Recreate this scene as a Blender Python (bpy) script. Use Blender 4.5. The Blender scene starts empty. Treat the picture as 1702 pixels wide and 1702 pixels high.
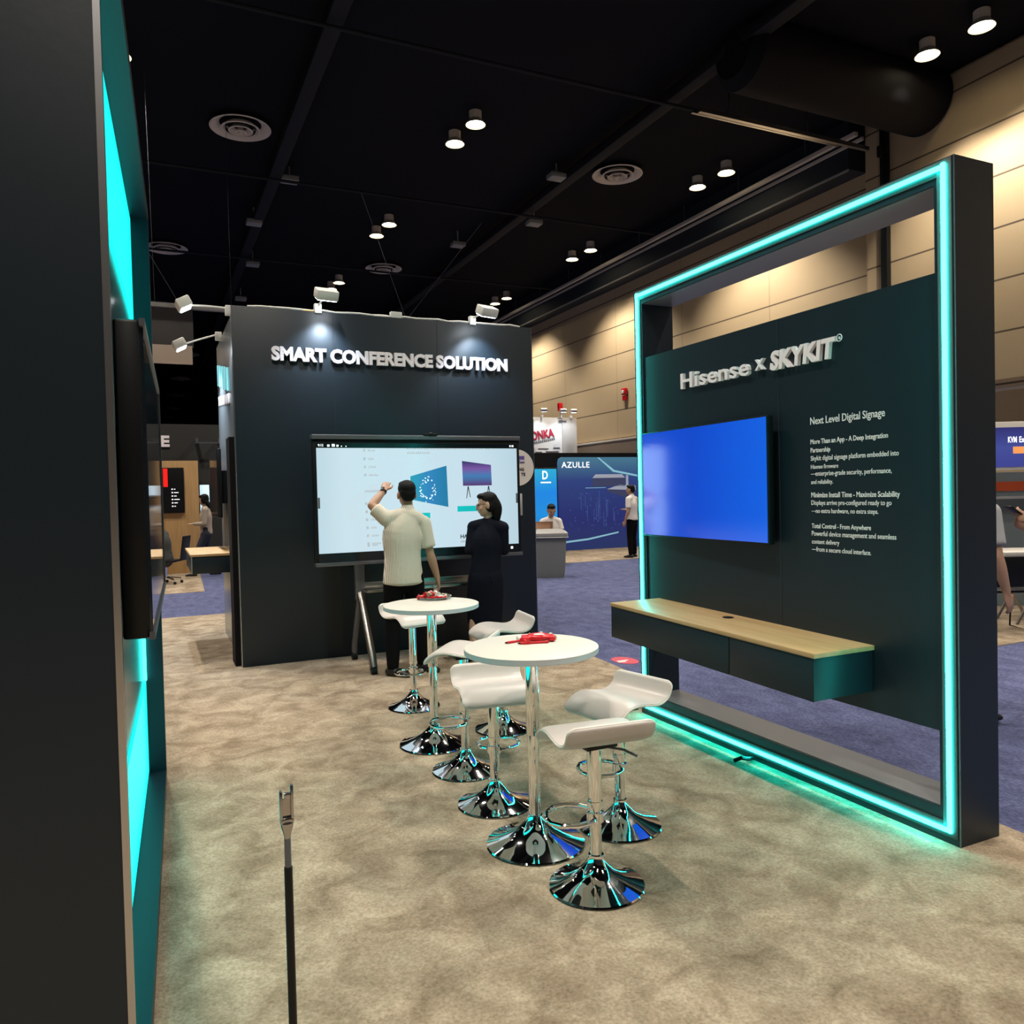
import bpy, bmesh, math, random
from mathutils import Vector as V, Matrix as MX, Quaternion as Q
random.seed(7)
S = bpy.context.scene
C = S.collection
PI = math.pi
# ---------------------------------------------------------------- camera, world, exposure
cam = bpy.data.cameras.new('camera'); camo = bpy.data.objects.new('camera', cam); C.objects.link(camo)
def _n(v): return V(v).normalized()
_dY = _n((249-851, 835-851, 1294)); _dX = V((3635-851, 755-851, 1294)); _dX = (_dX-_dY*_dX.dot(_dY)).normalized(); _dZ = _dX.cross(_dY)
_R = MX((_dX, _dY, _dZ))                      # camera (x right, y down, z forward) to world
_r, _u, _b = _R @ V((1, 0, 0)), -(_R @ V((0, 1, 0))), -(_R @ V((0, 0, 1)))
camo.matrix_world = MX(((_r.x, _u.x, _b.x, 0), (_r.y, _u.y, _b.y, 0), (_r.z, _u.z, _b.z, 1.6), (0, 0, 0, 1)))
cam.sensor_width = 36; cam.lens = 1294/1702*36; cam.clip_start = .02; cam.clip_end = 300
S.camera = camo
S.view_settings.view_transform = 'Standard'; S.view_settings.look = 'None'
S.view_settings.exposure = 0.0; S.view_settings.gamma = 1.0
w = bpy.data.worlds.new('world'); S.world = w; w.use_nodes = True
w.node_tree.nodes['Background'].inputs[0].default_value = (.9, .92, 1, 1)
w.node_tree.nodes['Background'].inputs[1].default_value = .02
LAMP_W = 760; LAMP_C = (1, .91, .80)
LED_STRENGTH = 32.0
# ---------------------------------------------------------------- materials
def mat(name, col, rough=.5, metal=0, emit=None, es=1, noise=None, bump=0, bscale=200, spec=.5, coat=0, trans=0, ior=1.5):
    m = bpy.data.materials.new(name); m.use_nodes = True
    nt = m.node_tree; b = nt.nodes['Principled BSDF']
    b.inputs['Base Color'].default_value = (*col, 1); b.inputs['Roughness'].default_value = rough
    b.inputs['Metallic'].default_value = metal; b.inputs['Specular IOR Level'].default_value = spec
    b.inputs['Coat Weight'].default_value = coat; b.inputs['Transmission Weight'].default_value = trans; b.inputs['IOR'].default_value = ior
    if emit:
        b.inputs['Emission Color'].default_value = (*emit, 1); b.inputs['Emission Strength'].default_value = es
    if noise or bump:
        tc = nt.nodes.new('ShaderNodeTexCoord')
    if noise:                                    # (second colour, scale, detail, stretch xyz)
        c2, sc, det, st = noise
        mp = nt.nodes.new('ShaderNodeMapping'); mp.inputs['Scale'].default_value = st
        nz = nt.nodes.new('ShaderNodeTexNoise'); nz.inputs['Scale'].default_value = sc; nz.inputs['Detail'].default_value = det
        rp = nt.nodes.new('ShaderNodeValToRGB')
        rp.color_ramp.elements[0].position = .32; rp.color_ramp.elements[1].position = .68
        rp.color_ramp.elements[0].color = (*col, 1); rp.color_ramp.elements[1].color = (*c2, 1)
        nt.links.new(tc.outputs['Object'], mp.inputs[0]); nt.links.new(mp.outputs[0], nz.inputs[0])
        nt.links.new(nz.outputs[0], rp.inputs[0]); nt.links.new(rp.outputs[0], b.inputs['Base Color'])
    if bump:
        nb = nt.nodes.new('ShaderNodeTexNoise'); nb.inputs['Scale'].default_value = bscale; nb.inputs['Detail'].default_value = 3
        bp = nt.nodes.new('ShaderNodeBump'); bp.inputs['Strength'].default_value = bump; bp.inputs['Distance'].default_value = .01
        nt.links.new(tc.outputs['Object'], nb.inputs[0]); nt.links.new(nb.outputs[0], bp.inputs['Height']); nt.links.new(bp.outputs[0], b.inputs['Normal'])
    return m
def carpet_mat(name, ca, cb, blot, blot_scale, stretch=(1, 1, 1), fibre=90):
    m = bpy.data.materials.new(name); m.use_nodes = True; nt = m.node_tree; N = nt.nodes; L = nt.links; b = N['Principled BSDF']
    b.inputs['Roughness'].default_value = .95; b.inputs['Specular IOR Level'].default_value = .1
    tc = N.new('ShaderNodeTexCoord'); mp = N.new('ShaderNodeMapping'); mp.inputs['Scale'].default_value = stretch
    L.new(tc.outputs['Object'], mp.inputs[0])
    n1 = N.new('ShaderNodeTexNoise'); n1.inputs['Scale'].default_value = blot_scale; n1.inputs['Detail'].default_value = 6; n1.inputs['Roughness'].default_value = .62; n1.inputs['Distortion'].default_value = .6
    n2 = N.new('ShaderNodeTexNoise'); n2.inputs['Scale'].default_value = fibre; n2.inputs['Detail'].default_value = 3
    L.new(mp.outputs[0], n1.inputs[0]); L.new(mp.outputs[0], n2.inputs[0])
    r1 = N.new('ShaderNodeValToRGB'); r1.color_ramp.elements[0].position = .35; r1.color_ramp.elements[1].position = .65
    r1.color_ramp.elements[0].color = (*blot, 1); r1.color_ramp.elements[1].color = (1, 1, 1, 1)
    r2 = N.new('ShaderNodeValToRGB'); r2.color_ramp.elements[0].position = .3; r2.color_ramp.elements[1].position = .7
    r2.color_ramp.elements[0].color = (*ca, 1); r2.color_ramp.elements[1].color = (*cb, 1)
    L.new(n1.outputs[0], r1.inputs[0]); L.new(n2.outputs[0], r2.inputs[0])
    mx = N.new('ShaderNodeMix'); mx.data_type = 'RGBA'; mx.blend_type = 'MULTIPLY'; mx.inputs['Factor'].default_value = 1
    L.new(r2.outputs[0], mx.inputs[6]); L.new(r1.outputs[0], mx.inputs[7]); L.new(mx.outputs[2], b.inputs['Base Color'])
    bp = N.new('ShaderNodeBump'); bp.inputs['Strength'].default_value = .6; bp.inputs['Distance'].default_value = .012
    L.new(n2.outputs[0], bp.inputs['Height']); L.new(bp.outputs[0], b.inputs['Normal'])
    return m
def wood_mat(name, c1, c2, stretch):
    return mat(name, c1, .45, noise=(c2, 3.0, 8, stretch), bump=.05, bscale=60)
def seam_mat(name, c1, c2, line, z0, dz, dy):
    m = mat(name, c1, .75, noise=(c2, .35, 3, (1, 1, 1))); nt = m.node_tree; N = nt.nodes; L = nt.links; b = N['Principled BSDF']
    tc = N.new('ShaderNodeTexCoord'); sp = N.new('ShaderNodeSeparateXYZ'); L.new(tc.outputs['Object'], sp.inputs[0])
    def lines(sock, off, per, wid):
        a = N.new('ShaderNodeMath'); a.operation = 'SUBTRACT'; a.inputs[1].default_value = off; L.new(sp.outputs[sock], a.inputs[0])
        d = N.new('ShaderNodeMath'); d.operation = 'DIVIDE'; d.inputs[1].default_value = per; L.new(a.outputs[0], d.inputs[0])
        f = N.new('ShaderNodeMath'); f.operation = 'FRACT'; L.new(d.outputs[0], f.inputs[0])
        l = N.new('ShaderNodeMath'); l.operation = 'LESS_THAN'; l.inputs[1].default_value = wid/per; L.new(f.outputs[0], l.inputs[0]); return l
    l1 = lines('Z', z0, dz, .035); l2 = lines('Y', .9, dy, .02)
    mxm = N.new('ShaderNodeMath'); mxm.operation = 'MULTIPLY'; mxm.inputs[1].default_value = .45; L.new(l2.outputs[0], mxm.inputs[0])
    mm = N.new('ShaderNodeMath'); mm.operation = 'MAXIMUM'; L.new(l1.outputs[0], mm.inputs[0]); L.new(mxm.outputs[0], mm.inputs[1])
    src = b.inputs['Base Color'].links[0].from_socket
    mx = N.new('ShaderNodeMix'); mx.data_type = 'RGBA'; mx.inputs[7].default_value = (*line, 1)
    L.new(mm.outputs[0], mx.inputs[0]); L.new(src, mx.inputs[6]); L.new(mx.outputs[2], b.inputs['Base Color'])
    return m
def stripe_mat(name, c1, c2, scale):
    m = mat(name, c1, .8, bump=.8, bscale=9); nt = m.node_tree; N = nt.nodes; L = nt.links; b = N['Principled BSDF']
    tc = N.new('ShaderNodeTexCoord'); wv = N.new('ShaderNodeTexWave'); wv.inputs['Scale'].default_value = scale; wv.inputs['Distortion'].default_value = .4
    L.new(tc.outputs['Object'], wv.inputs[0]); rp = N.new('ShaderNodeValToRGB')
    rp.color_ramp.elements[0].color = (*c2, 1); rp.color_ramp.elements[1].color = (*c1, 1); rp.color_ramp.elements[1].position = .5
    L.new(wv.outputs[0], rp.inputs[0]); L.new(rp.outputs[0], b.inputs['Base Color']); return m
def ramp_emit(name, stops, axis, lo, hi, es=1, rough=.2, spec=.5):
    """screen / printed panel whose picture is a gradient along a local axis"""
    m = mat(name, (.01, .01, .01), rough, emit=(1, 1, 1), es=es, spec=spec); nt = m.node_tree; N = nt.nodes; L = nt.links; b = N['Principled BSDF']
    tc = N.new('ShaderNodeTexCoord'); sp = N.new('ShaderNodeSeparateXYZ'); L.new(tc.outputs['Object'], sp.inputs[0])
    mr = N.new('ShaderNodeMapRange'); mr.inputs[1].default_value = lo; mr.inputs[2].default_value = hi; L.new(sp.outputs[axis], mr.inputs[0])
    rp = N.new('ShaderNodeValToRGB'); cr = rp.color_ramp
    while len(cr.elements) < len(stops): cr.elements.new(.5)
    for e, (p, c) in zip(cr.elements, stops): e.position = p; e.color = (*c, 1)
    L.new(mr.outputs[0], rp.inputs[0]); L.new(rp.outputs[0], b.inputs['Emission Color']); return m
LAM = mat('dark_laminate', (.0045, .0135, .0225), .42, bump=.02, bscale=40)
LAMG = mat('gloss_laminate', (.016, .022, .026), .16, spec=.9)
LAMS = mat('lit_grey_laminate', (.15, .155, .165), .35)
JAMB = mat('grey_jamb', (.10, .105, .115), .4)
ALU = mat('aluminium', (.55, .55, .56), .3, 1)
STEEL = mat('satin_steel', (.42, .40, .37), .32, 1)
GREYM = mat('grey_metal', (.16, .17, .19), .4, .7)
CHROME = mat('chrome', (.86, .86, .86), .045, 1)
BLK = mat('black_plastic', (.004, .005, .006), .4, spec=.3)
BLKM = mat('black_matt', (.004, .004, .005), .8, spec=.2)
WHITE = mat('white_top', (.66, .62, .55), .42)
WEDGE = mat('white_edge', (.55, .56, .58), .45)
SEAT = mat('cream_leatherette', (.56, .495, .46), .38, bump=.03, bscale=120)
PIPE = mat('cream_piping', (.74, .67, .60), .4)
LET = mat('white_letter_face', (.95, .89, .93), .45)
LETS = mat('small_letter_print', (.88, .90, .92), .6)
LED = mat('cyan_led', (.0, .5, .5), .5, emit=(.013, 1, .88), es=LED_STRENGTH)
WOOD = wood_mat('oak_veneer', (.56, .37, .19), (.47, .29, .13), (6, .7, 6))
WOODV = wood_mat('oak_panel', (.52, .33, .15), (.42, .25, .10), (6, 6, .5))
CARPET = carpet_mat('beige_carpet', (.30, .245, .17), (.47, .385, .285), (.52, .48, .45), 4.2)
BLUEC = carpet_mat('blue_carpet', (.062, .074, .155), (.152, .168, .295), (.62, .62, .66), 5, (1.6, .8, 1), 45)
HALLW = seam_mat('hall_wall_panel', (.47, .35, .20), (.53, .40, .235), (.10, .07, .04), 3.38, .945, 3.6)
BROWN = mat('brown_partition', (.20, .145, .10), .6, noise=((.23, .17, .12), .4, 2, (1, 1, 1)))
CEIL = mat('black_ceiling', (.0030, .0038, .0065), .9, noise=((.006, .007, .010), .12, 3, (1, 1, 1)), spec=.15)
NAVY = mat('navy_fascia', (.008, .014, .022), .7)
BEAM = mat('black_beam', (.012, .013, .016), .7, spec=.2)
LAMPE = mat('lamp_lens', (.9, .9, .8), .4, emit=(1, .88, .62), es=28)
DIFF = mat('diffuser_white', (.60, .53, .44), .6)
BOXG = mat('grey_box', (.25, .25, .24), .6)
SKIN = mat('skin', (.42, .235, .15), .5); SKIN2 = mat('skin_light', (.50, .30, .205), .5)
HAIR = mat('black_hair', (.005, .0045, .0045), .6, bump=.5, bscale=90, spec=.15)
SHIRT = stripe_mat('striped_shirt', (.74, .66, .54), (.40, .36, .31), 26)
TROU = mat('black_trousers', (.0035, .0035, .004), .85, spec=.1)
SUIT = mat('navy_suit', (.0035, .005, .012), .8, bump=.25, bscale=16, spec=.15)
SHOE = mat('black_shoe', (.010, .009, .009), .4)
WSHIRT = mat('white_shirt', (.72, .68, .64), .8)
GTEE = mat('grey_tee', (.36, .37, .38), .85); DGREY = mat('dark_grey_top', (.045, .05, .05), .85)
TAN = mat('tan_jacket', (.36, .30, .24), .85); JEAN = mat('dark_jeans', (.014, .019, .036), .8)
RED = mat('red_wrapper', (.62, .006, .014), .28); CLEAR = mat('clear_plastic', (.9, .95, .93), .08, trans=.9, ior=1.4)
PRINTW = mat('white_print', (.75, .74, .70), .6)
# ---------------------------------------------------------------- mesh helpers
class B:
    def __init__(s): s.bm = bmesh.new()
    def _x(s, vs, M):
        if M is not None: bmesh.ops.transform(s.bm, matrix=M, verts=vs)
    def box(s, lo, hi, bev=0, M=None, seg=2):
        lo, hi = V(lo), V(hi)
        r = bmesh.ops.create_cube(s.bm, size=1); vs = r['verts']
        d = hi-lo; c = (hi+lo)/2
        for v in vs: v.co = V((v.co.x*d.x, v.co.y*d.y, v.co.z*d.z))+c
        if bev:
            es = list({e for v in vs for e in v.link_edges})
            r = bmesh.ops.bevel(s.bm, geom=es, offset=min(bev, .45*min(abs(d.x), abs(d.y), abs(d.z))), segments=seg, affect='EDGES', profile=.5)
            vs = list({v for f in r['faces'] for v in f.verts} | {v for v in vs if v.is_valid})
        s._x(vs, M); return s
    def lathe(s, prof, n=40, M=None, cap=True):
        rings = []
        vs = []
        for r, z in prof:
            if r < 1e-6: v = s.bm.verts.new((0, 0, z)); rings.append([v]); vs.append(v)
            else:
                ring = [s.bm.verts.new((r*math.cos(2*PI*i/n), r*math.sin(2*PI*i/n), z)) for i in range(n)]
                rings.append(ring); vs += ring
        for a, b in zip(rings, rings[1:]):
            for i in range(n):
                j = (i+1) % n
                if len(a) == 1 and len(b) == 1: break
                if len(a) == 1: s.bm.faces.new((a[0], b[i], b[j]))
                elif len(b) == 1: s.bm.faces.new((a[i], b[0], a[j]))
                else: s.bm.faces.new((a[i], b[i], b[j], a[j]))
        if cap:
            for k in (0, -1):
                if len(rings[k]) > 1: s.bm.faces.new(rings[k])
        s._x(vs, M); return s
    def cyl(s, p0, p1, r, n=20, r1=None):
        p0, p1 = V(p0), V(p1); d = p1-p0; M = MX.Translation(p0) @ d.to_track_quat('Z', 'Y').to_matrix().to_4x4()
        return s.lathe([(r, 0), (r if r1 is None else r1, d.length)], n, M)
    def tube(s, pts, r, n=10, closed=False):
        pts = [V(p) for p in pts]; k = len(pts); rings = []
        up = V((0, 0, 1)); last = None
        for i, p in enumerate(pts):
            if closed: t = pts[(i+1) % k]-pts[i-1]
            else: t = pts[min(i+1, k-1)]-pts[max(i-1, 0)]
            t.normalize()
            if last is None:
                a = up if abs(t.dot(up)) < .9 else V((1, 0, 0)); x = t.cross(a).normalized()
            else: x = (last-t*last.dot(t)).normalized()
            last = x; y = t.cross(x)
            rr = r[i] if isinstance(r, (list, tuple)) else r
            rings.append([s.bm.verts.new(p+(x*math.cos(2*PI*j/n)+y*math.sin(2*PI*j/n))*rr) for j in range(n)])
        pairs = list(zip(rings, rings[1:]))+([(rings[-1], rings[0])] if closed else [])
        for a, b in pairs:
            for j in range(n): s.bm.faces.new((a[j], a[(j+1) % n], b[(j+1) % n], b[j]))
        if not closed: s.bm.faces.new(rings[0][::-1]); s.bm.faces.new(rings[-1])
        return s
    def prism(s, poly, axis, a, b, M=None):
        """2D polygon extruded along axis ('x','y','z') from a to b"""
        def P(u, v, t): return {'x': (t, u, v), 'y': (u, t, v), 'z': (u, v, t)}[axis]
        A = [s.bm.verts.new(P(u, v, a)) for u, v in poly]; Bv = [s.bm.verts.new(P(u, v, b)) for u, v in poly]
        s.bm.faces.new(A[::-1]); s.bm.faces.new(Bv)
        for i in range(len(poly)):
            j = (i+1) % len(poly); s.bm.faces.new((A[i], A[j], Bv[j], Bv[i]))
        s._x(A+Bv, M); return s
    def ell(s, c, r, M=None, u=20, v=14):
        q = bmesh.ops.create_uvsphere(s.bm, u_segments=u, v_segments=v, radius=1); vs = q['verts']
        T = MX.Translation(V(c)) @ (M.to_4x4() if M is not None else MX.Identity(4)) @ MX.Diagonal((*r, 1))
        bmesh.ops.transform(s.bm, matrix=T, verts=vs); return s
    def chain(s, pts, rad, side, n=18, sub=4, ca=1, cb=1):
        """smooth closed limb: points, (a,b) radii, side vector of the a radius"""
        pts = [V(p) for p in pts]; rad = [(q, q) if not isinstance(q, tuple) else q for q in rad]
        def cr(a, b, c, d, t): return .5*((2*b)+(c-a)*t+(2*a-5*b+4*c-d)*t*t+(3*b-a-3*c+d)*t*t*t)
        P, Rr = [], []
        k = len(pts)
        for i in range(k-1):
            for q in range(sub):
                t = q/sub; g = lambda l: (l[max(i-1, 0)], l[i], l[i+1], l[min(i+2, k-1)])
                P.append(cr(*g(pts), t)); ra = g([x[0] for x in rad]); rb = g([x[1] for x in rad]); Rr.append((cr(*ra, t), cr(*rb, t)))
        P.append(pts[-1]); Rr.append(rad[-1])
        t0 = (P[1]-P[0]).normalized(); t1 = (P[-1]-P[-2]).normalized()
        capA = [(P[0]-t0*Rr[0][1]*ca*math.sin(a), math.cos(a)) for a in (1.25, .75, .35)]
        capB = [(P[-1]+t1*Rr[-1][1]*cb*math.sin(a), math.cos(a)) for a in (.35, .75, 1.25)]
        P2 = [c[0] for c in capA]+P+[c[0] for c in capB]
        R2 = [(Rr[0][0]*c[1], Rr[0][1]*c[1]) for c in capA]+Rr+[(Rr[-1][0]*c[1], Rr[-1][1]*c[1]) for c in capB]
        rings = []; m = len(P2); side = V(side)
        for i in range(m):
            t = (P2[min(i+1, m-1)]-P2[max(i-1, 0)]).normalized()
            x = (side-t*side.dot(t))
            if x.length < 1e-4: x = t.orthogonal()
            x.normalize(); y = t.cross(x)
            rings.append([s.bm.verts.new(P2[i]+x*R2[i][0]*math.cos(2*PI*j/n)+y*R2[i][1]*math.sin(2*PI*j/n)) for j in range(n)])
        for a, b in zip(rings, rings[1:]):
            for j in range(n): s.bm.faces.new((a[j], a[(j+1) % n], b[(j+1) % n], b[j]))
        s.bm.faces.new(rings[0][::-1]); s.bm.faces.new(rings[-1]); return s
    def text(s, body, M, w=None, h=None, depth=.01, bold=0, shear=0, size=1, spacing=1):
        cu = bpy.data.curves.new('t', 'FONT'); cu.body = body; cu.size = size; cu.extrude = .5; cu.offset = bold; cu.shear = shear; cu.space_character = spacing; cu.space_word = .92
        cu.resolution_u = 3
        o = bpy.data.objects.new('t', cu); C.objects.link(o); dg = bpy.context.evaluated_depsgraph_get(); dg.update()
        me = bpy.data.meshes.new_from_object(o.evaluated_get(dg)); bpy.data.objects.remove(o); bpy.data.curves.remove(cu)
        xs = [v.co.x for v in me.vertices]; ys = [v.co.y for v in me.vertices]; x0, x1, y0, y1 = min(xs), max(xs), min(ys), max(ys)
        sx = w/(x1-x0) if w else None; sy = h/(y1-y0) if h else None
        if sx is None: sx = sy
        if sy is None: sy = sx
        if h is None: y0 = 0
        T = M @ MX.Diagonal((sx, sy, depth, 1)) @ MX.Translation((-x0, -y0, .5))
        me.transform(T); s.bm.from_mesh(me); bpy.data.meshes.remove(me); return s
def finish(bm, angle=35):
    bmesh.ops.recalc_face_normals(bm, faces=bm.faces[:])
    me = bpy.data.meshes.new('m'); bm.to_mesh(me); bm.free()
    for p in me.polygons: p.use_smooth = True
    me.set_sharp_from_angle(angle=math.radians(angle)); return me
def obj(name, b, m, parent=None, angle=35, **k):
    me = finish(b.bm, angle); me.name = name; me.materials.append(m)
    o = bpy.data.objects.new(name, me); C.objects.link(o)
    if parent: o.parent = parent
    for a, v in k.items(): o[a] = v
    return o
def tag(o, label, cat, group=None):
    o['label'] = label; o['category'] = cat
    if group: o['group'] = group
    return o
def thing(name, label, cat, loc=(0, 0, 0), rz=0, group=None):
    o = bpy.data.objects.new(name, None); C.objects.link(o); o.empty_display_size = .1
    o.location = loc; o.rotation_euler = (0, 0, rz); return tag(o, label, cat, group)
def struct(name, b, m): return obj(name, b, m, kind='structure')
def dup(root, loc, rz=None, label=None):
    r = root.copy(); C.objects.link(r); r.location = loc
    if rz is not None: r.rotation_euler = (0, 0, rz)
    if label: r['label'] = label
    for ch in list(root.children):
        c = ch.copy(); C.objects.link(c); c.parent = r
        for g in list(ch.children):
            d = g.copy(); C.objects.link(d); d.parent = c
    return r
def frame(o, x, y): x, y = V(x).normalized(), V(y).normalized(); z = x.cross(y); return MX(((x.x, y.x, z.x, o[0]), (x.y, y.y, z.y, o[1]), (x.z, y.z, z.z, o[2]), (0, 0, 0, 1)))
def voxel(bm, size, smooth=6, name='m'):
    me = bpy.data.meshes.new(name); bmesh.ops.recalc_face_normals(bm, faces=bm.faces[:]); bm.to_mesh(me); bm.free()
    o = bpy.data.objects.new('tmp', me); C.objects.link(o)
    r = o.modifiers.new('r', 'REMESH'); r.mode = 'VOXEL'; r.voxel_size = size
    if smooth: s = o.modifiers.new('s', 'SMOOTH'); s.factor = .5; s.iterations = smooth
    dg = bpy.context.evaluated_depsgraph_get(); dg.update()
    out = bpy.data.meshes.new_from_object(o.evaluated_get(dg)); bpy.data.objects.remove(o); bpy.data.meshes.remove(me)
    for p in out.polygons: p.use_smooth = True
    return out
def vobj(name, b, m, parent, size, smooth=6, **k):
    me = voxel(b.bm, size, smooth); me.materials.clear(); me.materials.append(m); o = bpy.data.objects.new(name, me); C.objects.link(o); o.parent = parent
    for a, v in k.items(): o[a] = v
    return o
# ---------------------------------------------------------------- hall shell
HC = 9.5
struct('floor', B().box((-22, -12, -.2), (16, 92, 0)), BLUEC)
struct('ceiling', B().box((-22, -12, HC), (16, 92, HC+.2)), CEIL)
struct('wall_back', B().box((-22, 92, 0), (16, 92.3, HC)), NAVY)
struct('wall_left', B().box((-22.3, -12, 0), (-22, 92, HC)), HALLW)
struct('wall_front', B().box((-22, -12.3, 0), (16, -12, HC)), mat('grey_drape', (.16, .165, .18), .9))
struct('wall_right', B().box((14.5, -12, 0), (14.8, 92, HC)), HALLW)
struct('trim_1', B().box((14.38, 12.15, 0), (14.498, 92, 3.30)), BROWN)
struct('trim_2', B().box((13.95, 12.3, 8.46), (14.498, 92, HC)), NAVY)
struct('trim_3', B().box((14.36, -12, 3.30), (14.498, 92, 3.37), .01), DIFF)
struct('wall_pier', B().box((14.15, 8.0, 3.37), (14.498, 12.1, HC), .12, seg=6), HALLW)
struct('trim_4', B().box((13.925, 12.3, 8.42), (13.96, 92, 8.46)), BOXG)
def carpet(name, poly, label):
    return tag(obj(name, B().prism(poly, 'z', 0, .006), CARPET), label, 'carpet')
carpet('carpet', [(-6, -10), (3.36, -10), (3.545, 2.2), (3.95, 7.85), (3.95, 11.65), (-6, 11.75)], 'large beige mottled carpet under the white stools and high tables')
carpet('carpet', [(-6, 14.75), (.83, 14.75), (.98, 19.2), (-6, 19.2)], 'small beige carpet in front of the distant oak panel at left')
carpet('carpet', [(6.5, 15.44), (14.3, 15.44), (14.3, 19.2), (6.5, 19.2)], 'pale carpet under the seated man in front of the blue banner')
carpet('carpet', [(6.9, 4.87), (13.9, 4.95), (13.9, 8.6), (6.9, 8.6)], 'grey beige carpet of the booth at the far right edge')
# ceiling beams
for x in (-3.6, 2.9, 9.45):
    tag(obj('ceiling_beam', B().box((x-.14, -11.9, 9.12), (x+.14, 91.9, 9.34), .02), BEAM), {-3.6: 'black ceiling beam hidden above the left booth wall', 2.9: 'long black ceiling beam running back at left above the booth', 9.45: 'long black ceiling beam running back right of the round lamps'}[x], 'beam')
for i, y in enumerate((12.4, 18.8, 25.2, 31.6)):
    tag(obj('cross_pipe', B().cyl((-8, y, 9.02), (13.5, y, 9.02), .035, 8), BEAM), ['nearest', 'second', 'third', 'farthest'][i]+' thin black pipe crossing under the ceiling beams', 'pipe')
# lamps: downlights in pairs
def downlight(x, y, label, grp='warm round downlights in the black ceiling', lit=True):
    t = thing('downlight', label, 'ceiling lamp', (x, y, HC), 0, grp)
    obj('housing', B().lathe([(.13, 0), (.13, -.16), (.21, -.27), (.205, -.275), (.12, -.17), (0, -.17)], 24), DIFF, t)
    obj('lens', B().lathe([(0, -.215), (.15, -.22), (.15, -.20), (0, -.195)], 24), LAMPE, t)
    if lit:
        l = bpy.data.lights.new('bulb', 'SPOT'); l.energy = LAMP_W; l.color = LAMP_C; l.spot_size = math.radians(104); l.spot_blend = .45; l.shadow_soft_size = .12
        o = bpy.data.objects.new('bulb', l); C.objects.link(o); o.parent = t; o.location = (0, 0, -.3)
    return t
PY = [-4.1, -3.1, 2.2, 3.2, 8.6, 9.55, 14.98, 15.97, 21.38, 22.42, 27.77, 28.71]
for cx, cn in ((-6.8, 'far left row'), (-.25, 'row above the left wall'), (6.3, 'middle row'), (12.85, 'row beside the tan wall')):
    for i, y in enumerate(PY):
        downlight(cx+.04*(-1)**i*(1 if cx > 0 else 0), y, f"round ceiling downlight, {cn}, {['farther', 'nearer'][(i+1) % 2]} of the {['behind viewer', 'overhead', 'above tables', 'nearest visible', 'second visible', 'farthest'][i//2]} pair")
# air diffusers
def diffuser(x, y, label):
    t = thing('air_diffuser', label, 'air vent', (x, y, HC-.004), 0, 'round ceiling air diffusers')
    obj('duct_collar', B().lathe([(.30, 0), (.30, -.14)], 30, cap=False), BEAM, t)
    for r0, r1, z in ((.62, .44, -.10), (.40, .29, -.13), (.25, .16, -.16), (.12, .05, -.19)):
        obj('ring', B().lathe([(r0, z), (r0-.01, z+.015), (r1, z+.10), (r1-.02, z+.09), (r0-.03, z-.012), (r0, z)], 36, cap=False), DIFF, t)
    obj('core', B().lathe([(0, -.2), (.05, -.2), (.05, -.12), (0, -.12)], 20), DIFF, t)
for x, y, l in ((10.7, 16.4, 'large round ceiling air diffuser right of the beam'), (7.5, 26.1, 'round ceiling air diffuser above the slogan wall'), (.7, 26.3, 'round ceiling air diffuser beside the cyan lit wall'), (1.97, 17.3, 'round ceiling air diffuser cut by the top of the photo'), (2.05, 44.8, 'small distant air diffuser just right of the lit arm lamp'), (2.05, 53.9, 'small distant air diffuser under the hanging tan banner'), (2.05, 62.5, 'second small distant air diffuser under the hanging banner'), (2.1, 71.3, 'third small distant air diffuser under the hanging banner'), (1.86, 78.6, 'farthest small air diffuser above the distant letter')):
    diffuser(x, y, l)
for i, (x, y, z) in enumerate(((3.2, 26.0, 9.1), (2.79, 22.1, 9.1), (3.25, 19.1, 9.2), (9.9, 19.4, 9.1), (9.1, 16.6, 9.2), (8.6, 21.9, 9.1), (3.3, 30.6, 9.1))):
    tag(obj('ceiling_device', B().box((x-.2, y-.16, z-.07), (x+.2, y+.16, z+.05), .02).cyl((x, y, z+.05), (x, y, HC), .02, 8), BOXG), ['grey box on the left beam above the slogan wall', 'grey box on the left beam, middle one', 'small grey box near the left beam at the top', 'pale grey box at the right beam', 'flat grey box above the right beam near the top', 'small grey box left of the right beam', 'farthest grey box on the left beam'][i], 'ceiling box')
def wire(pts, label, r=.006): return tag(obj('suspension_wire', B().tube(pts, r, 6), GREYM), label, 'wire')
wire([(5.2, 20, 9.493), (7.6, 24, 7.2)], 'thin rigging wire slanting left of the right ceiling beam')
wire([(9.0, 21, 9.493), (7.63, 24.03, 7.25)], 'thin rigging wire joining the slanted wire above the wall')
wire([(.15, 15.9, 9.493), (.2, 15.9, 5.3)], 'thin vertical wire holding the hanging banner at left', .003)
wire([(-1.8, 15.3, 9.493), (.62, 15.9, 5.3)], 'thin slanting wire holding the hanging banner at left', .004)
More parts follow.
